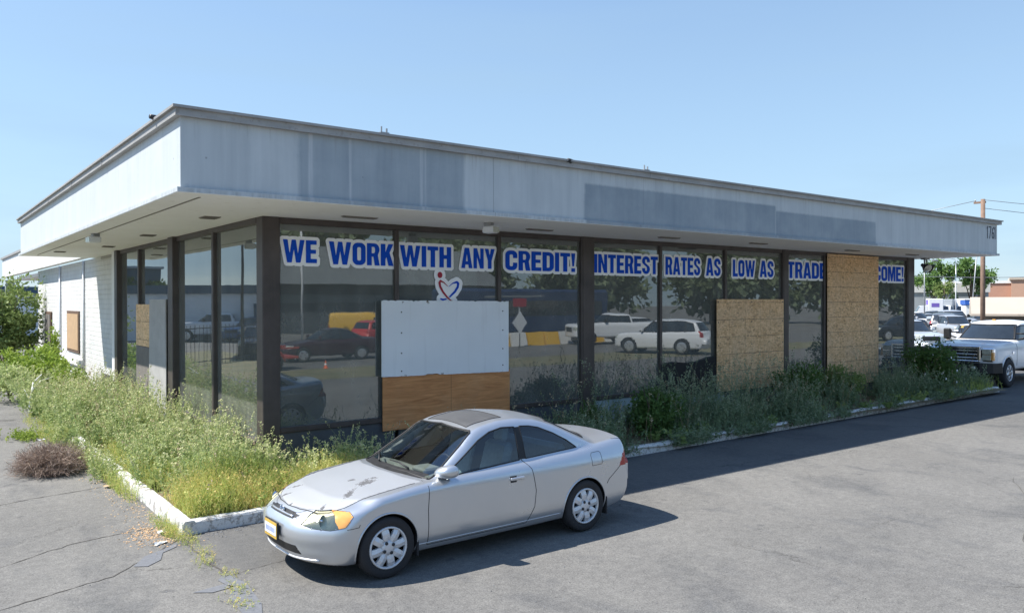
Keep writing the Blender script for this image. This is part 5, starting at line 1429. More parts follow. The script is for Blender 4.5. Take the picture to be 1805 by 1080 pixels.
# ------------------------------------------------------------------ ground, kerbs, beds
def structure(o): o['kind'] = 'structure'; return o
def sheet(name, poly, z, mat): 
    return structure(mesh_obj(name, [(x, y, z) for x, y in poly], [tuple(range(len(poly)))], mat))
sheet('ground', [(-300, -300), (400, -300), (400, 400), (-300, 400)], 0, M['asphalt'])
sheet('verge', [(-2, -18.2), (60, -18.2), (60, -13.9), (-2, -13.9)], .004, M['verge'])
sheet('verge', [(-9.5, 3), (-5.2, 8), (-4.6, 30), (-9.5, 34)], .004, M['verge'])
KX0, KY0, KX1, KY1 = -1.92, -2.60, 21.5, -2.12
def kerb_run(a, c, n, w=.155, h=.15, seed=1):
    rng = np.random.default_rng(seed); a = np.array(a, float); c = np.array(c, float); d = (c - a) / np.linalg.norm(c - a); nrm = np.array([-d[1], d[0]])
    prof = [(0, -.03), (.004, .06), (.012, h - .02), (.032, h), (w - .03, h + .004), (w - .006, h - .014), (w, -.03)]
    V = []; F = []; m = len(prof)
    for i in range(n + 1):
        p = a + (c - a) * i / n; j = rng.normal(0, .006, 2); dz = rng.normal(0, .004)
        for k, (u, z) in enumerate(prof): q = p + nrm * (u + j[0] * .8 + rng.normal(0, .0025)); V.append((q[0], q[1], z + (dz + rng.normal(0, .003) if z > .03 else 0)))
    for i in range(n):
        for k in range(m - 1): F.append((i * m + k, i * m + k + 1, (i + 1) * m + k + 1, (i + 1) * m + k))
    F += [tuple(range(m)), tuple(n * m + k for k in range(m))]
    return V, F
V, F = kerb_run((KX0, KY0), (KX1, KY1), 150); structure(mesh_obj('kerb', V, F, M['kerb']))
V, F = kerb_run((KX0 - .001, 5.2), (KX0, KY0 + .002), 50, seed=2); structure(mesh_obj('kerb', V, F, M['kerb']))
def bumpy(name, x0, x1, y0, y1, nx, ny, z, amp, mat, seed=0):
    xs = np.linspace(x0, x1, nx); ys = np.linspace(y0, y1, ny); X, Y = np.meshgrid(xs, ys, indexing='ij')
    Z = z + amp * (np.sin(X * 2.3 + seed) * np.sin(Y * 1.9 + 1) + .5 * np.sin(X * 5.1) * np.cos(Y * 4.3 + seed))
    V = np.stack([X.ravel(), Y.ravel(), Z.ravel()], 1); i = np.arange(nx - 1)[:, None] * ny + np.arange(ny - 1)[None]; i = i.ravel()
    return structure(mesh_obj(name, V, np.stack([i, i + ny, i + ny + 1, i + 1], 1), mat, None, True))
bumpy('planter_soil', -1.78, .0, -2.46, 16, 30, 120, .115, .03, M['soil'])
bumpy('planter_soil', .0, 21.2, -2.46, .25, 160, 24, .115, .03, M['soil'], 2)
# cracks and repairs in the pavement
def crack(pts, w, seed, sub=7):
    rng = np.random.default_rng(seed); P = []
    w = w * .72
    for a, c in zip(pts[:-1], pts[1:]):
        a = np.array(a); c = np.array(c); L = np.linalg.norm(c - a)
        for i in range(sub): P.append(a + (c - a) * i / sub + rng.normal(0, .016 * min(1, L), 2))
    P.append(np.array(pts[-1])); V = []; F = []
    for i, p in enumerate(P):
        d = P[min(i + 1, len(P) - 1)] - P[max(i - 1, 0)]; d = d / (np.linalg.norm(d) + 1e-9); n = np.array([-d[1], d[0]]); ww = w * rng.uniform(.25, 1.25)
        V += [(*(p - n * ww), .004), (*(p + n * ww), .004)]
        if i: F.append((2 * i - 2, 2 * i - 1, 2 * i + 1, 2 * i))
    return structure(mesh_obj('pavement_crack', V, F, M['crack']))
crack([(-4.6, -.05), (-3.46, .37), (-3.05, .52), (-2.6, .60), (-2.17, .70)], .013, 1)
crack([(-4.6, -3.2), (-3.71, -2.61), (-3.03, -2.17), (-2.6, -2.08), (-2.1, -2.02)], .012, 2)
crack([(-4.6, -4.3), (-3.81, -3.95), (-3.35, -3.78), (-2.84, -3.60), (-2.27, -3.01), (-1.93, -2.66)], .013, 3)
crack([(-1.93, -2.70), (-1.97, -3.61), (-1.94, -4.18), (-1.96, -4.57), (-2.07, -4.95), (-2.13, -5.5)], .017, 4)
crack([(-1.95, -4.3), (-1.6, -4.2), (-1.2, -4.15)], .007, 5)
crack([(4.0, -9.4), (5.6, -8.6), (7.2, -8.1), (9.0, -7.2)], .006, 6)
sheet('asphalt_patch', [(-2.62, -3.42), (-2.45, -3.14), (-2.2, -2.98), (-2.05, -2.86), (-2.08, -2.98), (-2.26, -3.12), (-2.34, -3.36), (-2.5, -3.5)], .006, M['patch'])
sheet('asphalt_patch', [(-2.06, -4.35), (-1.93, -4.2), (-1.86, -4.6), (-1.93, -5.2), (-2.03, -5.5), (-2.16, -5.5), (-2.12, -4.9), (-2.02, -4.62)], .006, M['patch'])
sheet('asphalt_patch', [(-2.35, -4.55), (-2.05, -4.5), (-1.98, -4.62), (-2.2, -4.66)], .006, M['patch'])

GAPS = ((5.7, 6.7), (9.6, 10.4), (11.9, 12.2), (12.8, 14.2), (15.0, 16.9), (19.0, 21.5))
def kerbside(p): return np.array([0.03 if any(a < q < c for a, c in GAPS) else 1. for q in p[:, 0]])
SHR = ((6.95, -1.75, .8), (12.7, -1.1, .85), (14.7, -1.0, .7), (18.7, -1.45, 1.05))
def bedfree(p):
    k = np.where(p[:, 1] < -1.95, kerbside(p), 1.)
    for x, y, r in SHR: k = np.where((np.abs(p[:, 0] - x) < r * .85) & (p[:, 1] < y + .3), k * .12, k)
    return k
# ------------------------------------------------------------------ weeds and grass nobody could count
rg = np.random.default_rng(11)
def scatter(n, x0, x1, y0, y1, z=.11, dens=None):
    out = []
    while len(out) < n:
        p = np.stack([rg.uniform(x0, x1, n * 2), rg.uniform(y0, y1, n * 2)], 1)
        f = np.sin(p[:, 0] * 2.9 + 1.7 * np.sin(p[:, 1] * 1.3)) + np.sin(p[:, 1] * 2.3 + 1.1 * np.sin(p[:, 0] * 2.1))
        k = rg.uniform(-1.7, 1.6, n * 2) < f
        if dens is not None: k &= rg.uniform(0, 1, n * 2) < dens(p)
        out += list(p[k])
    p = np.array(out[:n]); return np.concatenate([p, np.full((n, 1), z)], 1)
def clumps(nc, per, x0, x1, y0, y1, spread, z=.11, dens=None):
    c = scatter(nc, x0, x1, y0, y1, z, dens); i = np.repeat(np.arange(nc), per); k = len(i)
    o = rg.normal(0, spread, (k, 2)); P = c[i].copy(); P[:, :2] += o * .6
    return P, np.arctan2(o[:, 1], o[:, 0]) + rg.normal(0, .5, k), rg.uniform(.55, 1.15, nc)[i] * rg.uniform(.7, 1.1, k), rg.uniform(0, 1, nc)[i]
def patch(P): return .5 + .25 * (np.sin(P[:, 0] * 3.1 + P[:, 1] * .7) + np.sin(P[:, 1] * 2.6 + 1.3 * np.sin(P[:, 0] * 1.7)))
sets = []
# sage green weeds of the side bed, tallest along the glass
def weedy(nc, per, x0, x1, y0, y1, h, spread=.16, lv=22, lf=.075, lw=.42, lean=.42, z=.11, hd=6, dens=None, tlo=.05, thi=.6):
    P, a, s, tc = clumps(nc, per, x0, x1, y0, y1, spread, z, dens)
    sets.append(stems_mesh(P, h * s, rg, lv, lf, lw, .0042, lean, np.clip(tlo + (thi - tlo) * tc + rg.normal(0, .09, len(P)), 0, .85), .25, .6, az=a, heads=hd))
weedy(84, 11, -1.7, -.25, -1.35, 3.6, .66)
weedy(60, 6, -1.45, -.2, -1.6, 4.6, .98, .10, 22, .062, .40, .28, hd=10)
weedy(95, 11, -2.15, -.25, 3.0, 11.4, .86, .2, 22, .088)
weedy(26, 6, -1.9, -.3, 4.5, 11.4, 1.12, .12, 20, .075, hd=10)
weedy(36, 8, -2.15, -1.75, 1.0, 6.0, .40, .12, 16, .06, z=.0)
weedy(34, 8, -.1, 1.0, -2.0, -.8, .52, .10, 18, .05, hd=8)
weedy(9, 4, .5, 2.0, -1.7, -.5, .8, .05, 16, .05, hd=8)
tag(plant('weeds', M['weed'], sets), 'sage green waist-high weeds filling the bed along the side windows', 'weeds', kind='stuff')
# dry grass near the kerb corner: yellow, then straw at the very edge
sets = []
P = scatter(4300, -1.78, .75, -2.46, -1.25); e = np.clip(np.maximum((-P[:, 1] - 1.35) / .85, (-P[:, 0] - .85) / .75), 0, 1)
H = (.14 + .34 * rg.uniform(0, 1, len(P)) ** 1.5 + .12 * (1 - e)) * (.6 + .7 * patch(P))
sets.append(stems_mesh(P, H, rg, 7, .05, .20, .0032, .75, np.clip(.10 + .85 * e ** 1.2 + .5 * (patch(P[:, [1, 0]] * 1.7) - .5) + rg.normal(0, .17, len(P)), 0, 1), .15, .9, 3))
P, a_, s_, tc_ = clumps(20, 9, -1.6, .6, -2.35, -1.3, .12); sets.append(stems_mesh(P, .44 * s_, rg, 16, .055, .4, .0035, .5, np.clip(tc_ * .45 + rg.normal(0, .1, len(P)), 0, .7), .2, .7, az=a_, heads=5))
P = np.stack([rg.normal(.15, .16, 500), rg.normal(-1.95, .16, 500), np.full(500, .12)], 1); sets.append(stems_mesh(P, rg.uniform(.2, .5, 500), rg, 8, .05, .2, .003, 1.0, np.clip(rg.normal(.95, .08, 500), 0, 1), 0, .6, 3))
P = scatter(2300, -1.80, -1.15, -2.4, 2.6); e = np.clip((-P[:, 0] - 1.2) / .6, 0, 1)
H = .16 + .26 * rg.uniform(0, 1, len(P))
sets.append(stems_mesh(P, H, rg, 7, .05, .2, .0032, .6, np.clip(.25 + .5 * e + rg.normal(0, .15, len(P)), 0, 1), .15, .9, 3))
P = scatter(700, -2.10, -1.86, -2.6, 2.4, .0); H = .05 + .26 * rg.uniform(0, 1, len(P)) ** 1.4 * np.clip((P[:, 1] + 3.2) / 2.2, .4, 1.2)
sets.append(stems_mesh(P, H, rg, 7, .04, .2, .003, .9, np.clip(.6 + rg.normal(0, .25, len(P)), 0, 1), .1, .5, 3))
P = scatter(700, -2.35, -1.85, 2.4, 8.8, .0); H = .10 + .30 * rg.uniform(0, 1, len(P))
sets.append(stems_mesh(P, H, rg, 9, .05, .2, .003, .8, np.clip(.55 + rg.normal(0, .25, len(P)), 0, 1), .1, .5, 3))
P = scatter(260, .3, 1.6, -2.46, -1.9); H = rg.uniform(.15, .4, len(P))
sets.append(stems_mesh(P, H, rg, 8, .045, .2, .003, .7, rg.uniform(.4, 1, len(P)), .1, .7, 3))
tag(plant('dry_grass', M['grass_dry'], sets), 'yellow and straw coloured grass spilling over the kerb corner in front of the weeds', 'grass', kind='stuff')
# the shaded bed along the front
sets = []
def fr(n, x0, x1, y0, y1, h0, h1, lv, lf, lw, tint0=.0, tint1=1.):
    P = scatter(n, x0, x1, y0, y1, .11, bedfree); H = h0 + (h1 - h0) * rg.uniform(0, 1, n) * (.45 + .6 * patch(P))
    sets.append(stems_mesh(P, H, rg, lv, lf, lw, .0045, .32, np.clip(tint0 + (tint1 - tint0) * (patch(P) * .6 + .2 + rg.normal(0, .16, n)), 0, 1), .15, .6))
weedy(112, 11, 4.4, 20.7, -2.3, -.3, .68, .19, 22, .078, dens=bedfree, tlo=0, thi=.7)
weedy(15, 7, 5.4, 8.6, -2.0, -.7, 1.4, .13, 20, .062, .34, .42, hd=9, tlo=.3, thi=.85)
weedy(14, 7, 16.5, 19.8, -1.9, -.6, 1.15, .14, 20, .062, .34, .42, hd=9, tlo=.3, thi=.85)
weedy(48, 7, 6.3, 13.6, -2.1, -.4, 1.28, .14, 20, .062, .34, .45, hd=9, dens=bedfree, tlo=.3, thi=.85)
fr(300, 4.3, 20.6, -2.42, -.25, .25, .8, 24, .062, .42)
fr(750, 4.4, 20.8, -2.45, -1.6, .15, .62, 20, .055, .45)
fr(60, 6.3, 13.5, -2.0, -.4, .9, 1.6, 20, .050, .32, .3, .9)
fr(260, 13.5, 20.3, -1.9, -.4, .6, 1.15, 22, .055, .35, .2, .9)
fr(24, .5, 4.3, -2.1, -.3, .35, 1.0, 18, .045, .4, .3, 1)
P = scatter(1900, 4.2, 21.0, -2.66, -2.36, .06, kerbside); H = rg.uniform(.10, .34, len(P))
P[:, 1] += (P[:, 0] - 4) * .0195
sets.append(stems_mesh(P, H, rg, 14, .05, .5, .0035, .9, rg.uniform(.2, 1, len(P)), .1, .2, 3))
tag(plant('weeds', M['weed_shaded'], sets), 'dark green shaded weeds crowding the bed below the front windows', 'weeds', kind='stuff')
sets = []
P = scatter(420, 19.2, 21.3, -2.3, -.6); H = .15 + .32 * rg.uniform(0, 1, len(P))
sets.append(stems_mesh(P, H, rg, 10, .06, .22, .004, .5, rg.uniform(.2, .7, len(P)), .1, .8, 3))
tag(plant('dry_grass', M['grass_dry'], sets), 'faded yellow-green grass at the far end of the kerb before the white pickup', 'grass', kind='stuff')
# dead stalks standing among the green
sets = []
for n, x0, x1, y0, y1, h in ((70, -1.7, -.2, -2.3, 3.5, .75), (110, -2.0, -.3, 3.5, 11, .95), (150, 4.5, 20.4, -2.3, -.4, 1.0), (16, .6, 4.2, -2.0, -.5, .7)):
    P = scatter(n, x0, x1, y0, y1); H = h * rg.uniform(.5, 1.25, n)
    sets.append(stems_mesh(P, H, rg, 9, .045, .28, .0045, .55, np.clip(rg.normal(.5, .25, n), 0, 1), .1, .8, 4, heads=7, head=.028))
tag(plant('dead_stalks', M['straw'], sets), 'brown dead stalks standing here and there among the green weeds', 'weeds', kind='stuff')
# broad-leaved plants close to the ground
sets = []
for n, x0, x1, y0, y1 in ((26, -1.75, .6, -2.4, 1.5), (60, 4.4, 20.8, -2.5, -1.4), (24, -2.2, -.6, 3, 10)):
    P, a_, s_, tc_ = clumps(n, 5, x0, x1, y0, y1, .05)
    sets.append(stems_mesh(P, .26 * s_, rg, 7, .15, .5, .004, .9, np.clip(tc_ + rg.normal(0, .1, len(P)), 0, 1), .1, .45, 3, az=a_))
tag(plant('broad_weeds', M['shrub_olive'], sets), 'broad-leaved weeds low among the taller stems near the kerbs', 'weeds', kind='stuff')
# grit and leaf litter swept against the kerbs
def grit(n, fx, fy, s, mat, label, name):
    x = fx(n); y = fy(n, x); r = s * rg.uniform(.4, 1.4, (n, 1)); c = np.stack([x, y, np.full(n, .003)], 1)
    k = [c + r * unit(rg.normal(0, 1, (n, 3)) * [1, 1, .25] + o) * [1, 1, .6] for o in ([2, 0, 0], [-1, 1.8, 0], [-1, -1.8, 0], [0, 0, 2.2])]
    for q in k: q[:, 2] = np.maximum(q[:, 2], .001)
    a = np.arange(n); F = np.concatenate([np.stack([a, a + n, a + 3 * n], 1), np.stack([a + n, a + 2 * n, a + 3 * n], 1), np.stack([a + 2 * n, a, a + 3 * n], 1)])
    tag(mesh_obj(name, np.concatenate(k), F, mat), label, 'grit', kind='stuff')
grit(2600, lambda n: rg.uniform(-2, 21, n), lambda n, x: -2.62 + (x + 2) * .0195 - np.abs(rg.normal(0, .16, n)), .012, M['patch'], 'loose grit swept along the foot of the front kerb', 'grit')
grit(1100, lambda n: -1.95 - np.abs(rg.normal(0, .18, n)), lambda n, x: rg.uniform(-2.8, 6, n), .012, M['dead'], 'crumbled dry leaves along the foot of the side kerb', 'leaf_litter')
grit(500, lambda n: rg.normal(-2.15, .16, n), lambda n, x: rg.normal(-2.35, .25, n), .014, M['door_tan'], 'rusty brown leaf crumbs spread on the pavement by the kerb corner', 'leaf_litter')
grit(900, lambda n: rg.uniform(-4, 12, n), lambda n, x: rg.uniform(-9, -3, n), .008, M['patch'], 'sparse small stones scattered over the parking pavement', 'grit')
# tufts in the cracks
sets = []
for (x, y), n, h in (((-1.93, -2.9), 60, .13), ((-1.95, -3.4), 30, .09), ((-1.99, -3.75), 40, .10), ((-1.92, -4.25), 26, .06), ((-2.0, -4.75), 40, .07), ((-2.08, -5.1), 36, .06), ((-4.0, .2), 20, .10), ((-2.0, -2.62), 70, .16)):
    P = np.stack([rg.normal(x, .06, n), rg.normal(y, .10, n), np.zeros(n)], 1)
    sets.append(stems_mesh(P, h * rg.uniform(.4, 1.3, n), rg, 6, .03, .25, .0025, 1.1, np.clip(rg.normal(.8, .25, n), 0, 1), .1, .3, 3))
tag(plant('crack_grass', M['grass_dry'], sets), 'straw tufts growing out of the pavement cracks by the kerb corner', 'grass', kind='stuff')
sets = []
P = np.stack([rg.normal(-2.55, .13, 90), rg.normal(6.1, .22, 90), np.zeros(90)], 1)
sets.append(stems_mesh(P, .20 * rg.uniform(.4, 1.2, 90), rg, 14, .06, .5, .003, .9, rg.uniform(.4, 1, 90), .1, .4, 3))
tag(plant('weed_clump', M['shrub_lime'], sets), 'low lime-green weed clump alone on the pavement at the left edge', 'weeds')

# ------------------------------------------------------------------ single plants
def tumbleweed(x, y):
    rng = np.random.default_rng(5); t = thing('tumbleweed', 'dry brown tumbleweed lying on the pavement beside the weeds', 'tumbleweed', (x, y, 0))
    Vs = []; Fs = []; T = []; o = 0
    n = 1500
    a = rng.uniform(0, 2 * PI, n); el = np.arcsin(rng.uniform(-.05, 1, n)); r = rng.uniform(.55, 1.05, n)
    tip = np.stack([np.cos(a) * np.cos(el) * .62 * r, np.sin(a) * np.cos(el) * .80 * r, .06 + np.abs(np.sin(el)) * .44 * r], 1)
    root = tip * rng.uniform(.1, .55, (n, 1)) + rng.normal(0, .05, (n, 3)); root[:, 2] = np.abs(root[:, 2]) + .02
    mid = (tip + root) / 2 + rng.normal(0, .06, (n, 3)); mid[:, 2] = np.abs(mid[:, 2])
    w = unit(rng.normal(0, 1, (n, 3))) * .0042; tint = rng.uniform(0, 1, n)
    V = [root - w, root + w, mid - w, mid + w, tip - w * .3, tip + w * .3]; k = np.arange(n)
    F = [np.stack([k, k + n, k + 3 * n, k + 2 * n], 1), np.stack([k + 2 * n, k + 3 * n, k + 5 * n, k + 4 * n], 1)]; T = [tint] * 6; o = 6 * n
    m = 11000; j = rng.integers(0, n, m); q = rng.uniform(0, 1, (m, 1)); c = np.where(q < .5, root[j] + (mid[j] - root[j]) * q * 2, mid[j] + (tip[j] - mid[j]) * (q * 2 - 1))
    d = unit(unit(c - [0, 0, .1]) * .7 + rng.normal(0, .8, (m, 3))); l = rng.uniform(.04, .13, (m, 1)); sd = unit(np.cross(d, rng.normal(0, 1, (m, 3)))) * .0026
    e = c + d * l; e[:, 2] = np.maximum(e[:, 2], .004)
    V += [c - sd, c + sd, e + sd * .4, e - sd * .4]; k = np.arange(m); F.append(np.stack([o + k, o + m + k, o + 2 * m + k, o + 3 * m + k], 1)); T += [np.clip(tint[j] + rng.normal(0, .2, m), 0, 1)] * 4
    mesh_obj('twigs', np.concatenate(V), np.concatenate(F), M['tumble'], t, tint=np.concatenate(T))
    MB().tube([(.3, .4, .05), (.1, .1, .10), (-.05, -.1, .14)], [.016, .012, .006], 6).build('root_stalk', M['bark'], t)
tumbleweed(-2.62, 2.35)
SH = 'clipped shrubs gone wild in the front bed'
shrub('shrub', 'dark bushy shrub in front of the pane with the black tarpaulin', 'shrub', 6.95, -1.75, .1, .80, .62, 1.18, 6500, .070, M['shrub'], 21, SH)
shrub('shrub', 'dark shrub below the bronze column between the strand boards', 'shrub', 12.7, -1.1, .1, .88, .62, 1.32, 6500, .072, M['shrub'], 22, SH)
shrub('shrub', 'yellower shrub at the foot of the tall strand board', 'shrub', 14.7, -1.0, .1, .80, .6, 1.15, 5200, .075, M['shrub_olive'], 23, SH)
shrub('shrub', 'tallest glossy shrub with white flowers beside the end column', 'shrub', 18.75, -1.45, .1, 1.08, .8, 1.78, 9000, .085, M['shrub'], 24, SH, flowers=14)
shrub('shrub', 'small dark shrub reflected in the pane under the word CREDIT', 'shrub', 6.1, -.9, .1, .42, .35, .78, 1800, .055, M['shrub'], 27, SH)
shrub('lime_shrub', 'lime green leafy shrub against the brick wall below the boarded window', 'shrub', -1.05, 15.2, .05, 1.0, 1.5, 1.55, 5200, .11, M['shrub_lime'], 31, 'lime green shrubs along the brick wall')
shrub('lime_shrub', 'lime green shrub spreading towards the pavement at the left edge', 'shrub', -1.75, 17.5, .05, 1.1, 1.7, 1.35, 4600, .11, M['shrub_lime'], 32, 'lime green shrubs along the brick wall')
shrub('lime_shrub', 'smaller lime shrub at the end of the sage weeds by the brick corner', 'shrub', -.85, 12.3, .05, .62, 1.0, 1.05, 2600, .09, M['shrub_lime'], 33, 'lime green shrubs along the brick wall')
shrub('lime_shrub', 'thin upright lime sprout standing in front of the boarded window', 'shrub', -.62, 17.2, .05, .22, .30, 2.3, 700, .10, M['shrub_lime'], 34, 'lime green shrubs along the brick wall')
shrub('weedy_shrub', 'grey-green weedy bush at the left edge beside the pavement', 'shrub', -2.15, 13.6, .02, .75, 1.5, 1.25, 3000, .085, M['weed'], 35)
shrub('big_bush', 'big olive green bush hiding the open bay of the rear wing', 'bush', -1.35, 25.0, .05, 1.75, 2.2, 4.1, 12000, .16, M['shrub_olive'], 41)
# bleached dead branch
t = thing('dead_branch', 'bleached white dead branch poking out of the weeds at the left', 'branch', (-2.05, 10.2, 0))
bb = MB().tube([(-.05, -.3, .0), (.0, -.1, .35), (.1, .2, .75), (.3, .4, .92)], [.03, .028, .02, .012], 7).tube([(.05, .05, .55), (.25, .1, .80), (.5, .1, .86)], [.018, .014, .008], 6).tube([(0, -.1, .3), (-.1, .1, .6)], [.014, .006], 6)
bb.build('wood', M['white_paint'], t)
# litter
def scrap(x, y, w, h, rz, mat, label, name='paper_scrap', cat='litter', z=.006):
    rng = np.random.default_rng(int(abs(x * 100))); V = []; 
    for i in range(4):
        for j in range(4): V.append(((i / 3 - .5) * w + rng.normal(0, w * .05), (j / 3 - .5) * h + rng.normal(0, h * .05), z + abs(rng.normal(0, .012))))
    F = [(i * 4 + j, i * 4 + j + 1, i * 4 + j + 5, i * 4 + j + 4) for i in range(3) for j in range(3)]
    o = mesh_obj(name, V, F, mat, None, False, loc=(x, y, 0)); o.rotation_euler = (0, 0, rz); return tag(o, label, cat)
scrap(-2.20, -2.76, .16, .07, .5, M['paper'], 'small white paper scrap on the pavement by the kerb corner')
scrap(-2.10, -2.35, .10, .06, 1.2, M['paper'], 'white paper scrap among the straw tufts beside the kerb', z=.02)
scrap(-2.06, .62, .20, .13, .3, M['dead'], 'curled tan leaf at the end of the upper pavement crack', 'dry_leaf', 'leaf', .02)
scrap(-2.72, 2.5, .12, .05, .6, M['paper'], 'white wrapper caught on top of the tumbleweed', 'paper_scrap', 'litter', .5)
scrap(4.85, -2.72, .10, .07, .2, M['paper'], 'white scrap beside the kerb behind the silver car')

# ------------------------------------------------------------------ the cars in front
silver_coupe((-1.60, -4.49, 0), R(.3))
white_pickup(21.95, -.80, R(1.5)).scale = (1.035, 1.02, 1.045)

# ------------------------------------------------------------------ the car lot and the street beyond
LOT = 'cars in the far sales lot'
vehicle('parked_car', 'pale silver crossover with a tinted side seen above the flowering shrub', 'car', 'suv', _pale, 37.9, 7.5, R(52), LOT)
vehicle('parked_car', 'white pickup-like SUV nearest the end column, behind the shrub', 'car', 'suv', _white, 28.7, 3.7, R(62), LOT, s=.98)
vehicle('parked_car', 'white sedan with a yellow windshield sticker just behind the pickup hood', 'car', 'sedan', _white, 39.5, 6.0, R(28), LOT, sticker=1)
vehicle('parked_car', 'dark blue-glassed white SUV behind the silver crossover', 'car', 'suv', _white, 55.5, 16.6, R(60), LOT)
vehicle('parked_car', 'grey cargo van showing two square rear windows', 'car', 'suv', _grey, 59.8, 16.9, R(205), LOT, s=1.08)
vehicle('parked_car', 'black SUV in the middle of the far row', 'car', 'suv', _black, 59.5, 15.2, R(40), LOT, s=1.02)
vehicle('parked_car', 'silver SUV at the right of the middle row beside the utility pole', 'car', 'suv', _silver, 53.5, 12.2, R(48), LOT)
for i, (u, x, y, k, p, l) in enumerate([(0, 60.6, 12.6, 'sedan', _grey, 'grey sedan in the row behind the pickup roof, left of the rest'), (0, 62.2, 10.6, 'suv', _silver, 'silver SUV in the row behind the pickup roof'), (0, 63.5, 8.4, 'sedan', _black, 'black sedan in the row behind the pickup roof'), (0, 64.5, 6.2, 'suv', _white, 'white SUV at the right edge behind the pickup roof')]):
    vehicle('parked_car', l, 'car', k, p, x, y, R(35), LOT)
vehicle('parked_car', 'white SUV far down the lot beneath the purple banded van', 'car', 'suv', _white, 70.5, 22.0, R(80), LOT)
vehicle('parked_car', 'silver sedan far down the lot beneath the white trucks', 'car', 'sedan', _silver, 76, 23.6, R(70), LOT)
for x, y, k, p, a, l in ((44.2, 11.6, 'sedan', _grey, 30, 'dark grey sedan left of the silver crossover'), (49.9, 13.6, 'sedan', _black, 38, 'black sedan in the second row behind the silver crossover'),
  (61.5, 16.0, 'pickup', _silver, 42, 'silver pickup in the far row beside the utility pole'), (69.8, 22.3, 'sedan', _blue, 60, 'blue sedan far down the lot'), (63.0, 20.6, 'suv', _grey, 55, 'grey SUV far down the lot near the end column'), (77.0, 24.0, 'suv', _black, 48, 'black SUV at the back of the lot below the blue sign'),
  (69.2, 17.3, 'suv', _grey, 35, 'grey SUV in the row behind the pickup roof, beside the pole'), (70.2, 15.6, 'sedan', _white, 35, 'white sedan in the row behind the pickup roof')):
    vehicle('parked_car', l, 'car', k, p, x, y, R(a), LOT)
def box_truck(x, y, rz, label, band, L=6.0, h=3.0, mat=None):
    t = thing('box_truck', label, 'truck', (x, y, 0), rz, 'rental box trucks at the back of the lot')
    MB().box(1.6, 1.6 + L, -1.2, 1.2, .75, h, .05).build('cargo_box', mat or M['white_metal'], t)
    MB().prism([(0, .5), (0, 1.15), (.35, 1.3), (.85, 2.15), (1.55, 2.2), (1.55, .5)], -1.0, 1.0).build('cab', _white, t)
    MB().add([(.36, -.85, 1.34), (.36, .85, 1.34), (.82, .80, 2.08), (.82, -.80, 2.08)], [(0, 1, 2, 3)]).build('windshield', M['dark_glass'], t).location = (-.03, 0, .02)
    if band:
        for sg in (1, -1): MB().box(1.9, 1.2 + L, min(sg * 1.202, sg * 1.21), max(sg * 1.202, sg * 1.21), h - .95, h - .5).build('side_band', band, t)
        MB().box(1.59, 1.598, -.95, .95, 2.25, h - .12).build('front_band', band, t)
    for q in (.75, 1.6 + L * .72):
        for sg in (1, -1): wheel(t, q, sg * 1.0, .42, .26, sg, 'far', 16)
    return t
box_truck(88.5, 33.4, R(-58), 'white box truck with a purple band on its side', M['lid_purple'], 1.5, 2.95)
box_truck(90.2, 31.0, R(20), 'plain pale grey box truck between the banded trucks', None, 6, 2.9, M['grey_wall'])
box_truck(93.5, 29.8, R(15), 'second plain white box truck left of the blue sign', None, 5.5, 2.95)
t = thing('sales_booth', 'small white booth with a blue sign band left of the utility pole', 'booth', (88.6, 26.9, 0), R(-57))
MB().box(-.80, .80, -1.3, 1.3, 0, 2.25, .03).build('wall', M['white_paint'], t)
MB().box(-.88, .88, -1.42, 1.42, 2.252, 2.80, .02).build('sign_band', M['lid_blue'], t)
MB().box(-.5, .5, -1.44, -1.425, 2.46, 2.60).build('sign_stripe', M['sign_white'], t)
MB().box(-.92, .92, -1.45, 1.45, 2.805, 2.90).build('roof', M['white_paint'], t)
# utility pole, light poles and wires
t = thing('utility_pole', 'tall brown wooden utility pole behind the right end of the roof', 'pole', (36.55, 4.5, 0))
MB().tube([(0, 0, 0), (0, 0, 7.55)], [.115, .095], 14).build('shaft', M['pole_wood'], t)
MB().box(-.05, .05, -.12, .40, 7.36, 7.45).build('crossarm', M['pole_wood'], t)
MB().tube([(.0, .34, 7.45), (0, .34, 7.56)], .03, 8).build('insulator', M['grey_metal'], t)
def light_pole(x, y, h, label, mat, arm=1.2, rz=0, r=.07):
    t = thing('light_pole', label, 'light pole', (x, y, 0), rz, 'light poles over the lot')
    MB().tube([(0, 0, 0), (0, 0, h)], [r, r * .6], 10).build('shaft', mat, t)
    MB().tube([(0, 0, h - .05), (arm * .5, 0, h + .15), (arm, 0, h + .12)], r * .45, 8).build('arm', mat, t)
    MB().box(arm - .1, arm + .45, -.16, .16, h + .04, h + .18, .03).build('lamp_head', mat, t)
light_pole(78.5, 27.2, 6.7, 'dark light pole rising above the grey metal building', M['grey_metal'], .9, R(-40))
light_pole(90.5, 29.4, 7.4, 'white light pole with a curved arm in front of the trees', M['white_metal'], 1.5, R(150))
t = thing('leaning_pole', 'pale pole leaning in front of the larger tree', 'pole', (88.0, 26.8, 0))
MB().tube([(0, 0, 0), (.2, -.6, 8.0)], .06, 8).build('shaft', M['grey_metal'], t)
def wire(a, c, sag, label, r=.014):
    a = Vector(a); c = Vector(c); P = [a.lerp(c, i / 24) - Vector((0, 0, sag * 4 * (i / 24) * (1 - i / 24))) for i in range(25)]
    return tag(MB().tube(P, r, 5).build('power_line', M['grey_metal']), label, 'wire')
wire((36.55, 4.4, 7.5), (70, -8, 9.2), .9, 'thin wire running right from the top of the utility pole')
wire((36.55, 4.84, 7.5), (30, 40, 7.0), 1.4, 'thin wire running left from the utility pole over the roof')
wire((36.55, 4.4, 7.1), (75, -12, 8.0), 1.0, 'second thin wire running right from the utility pole')
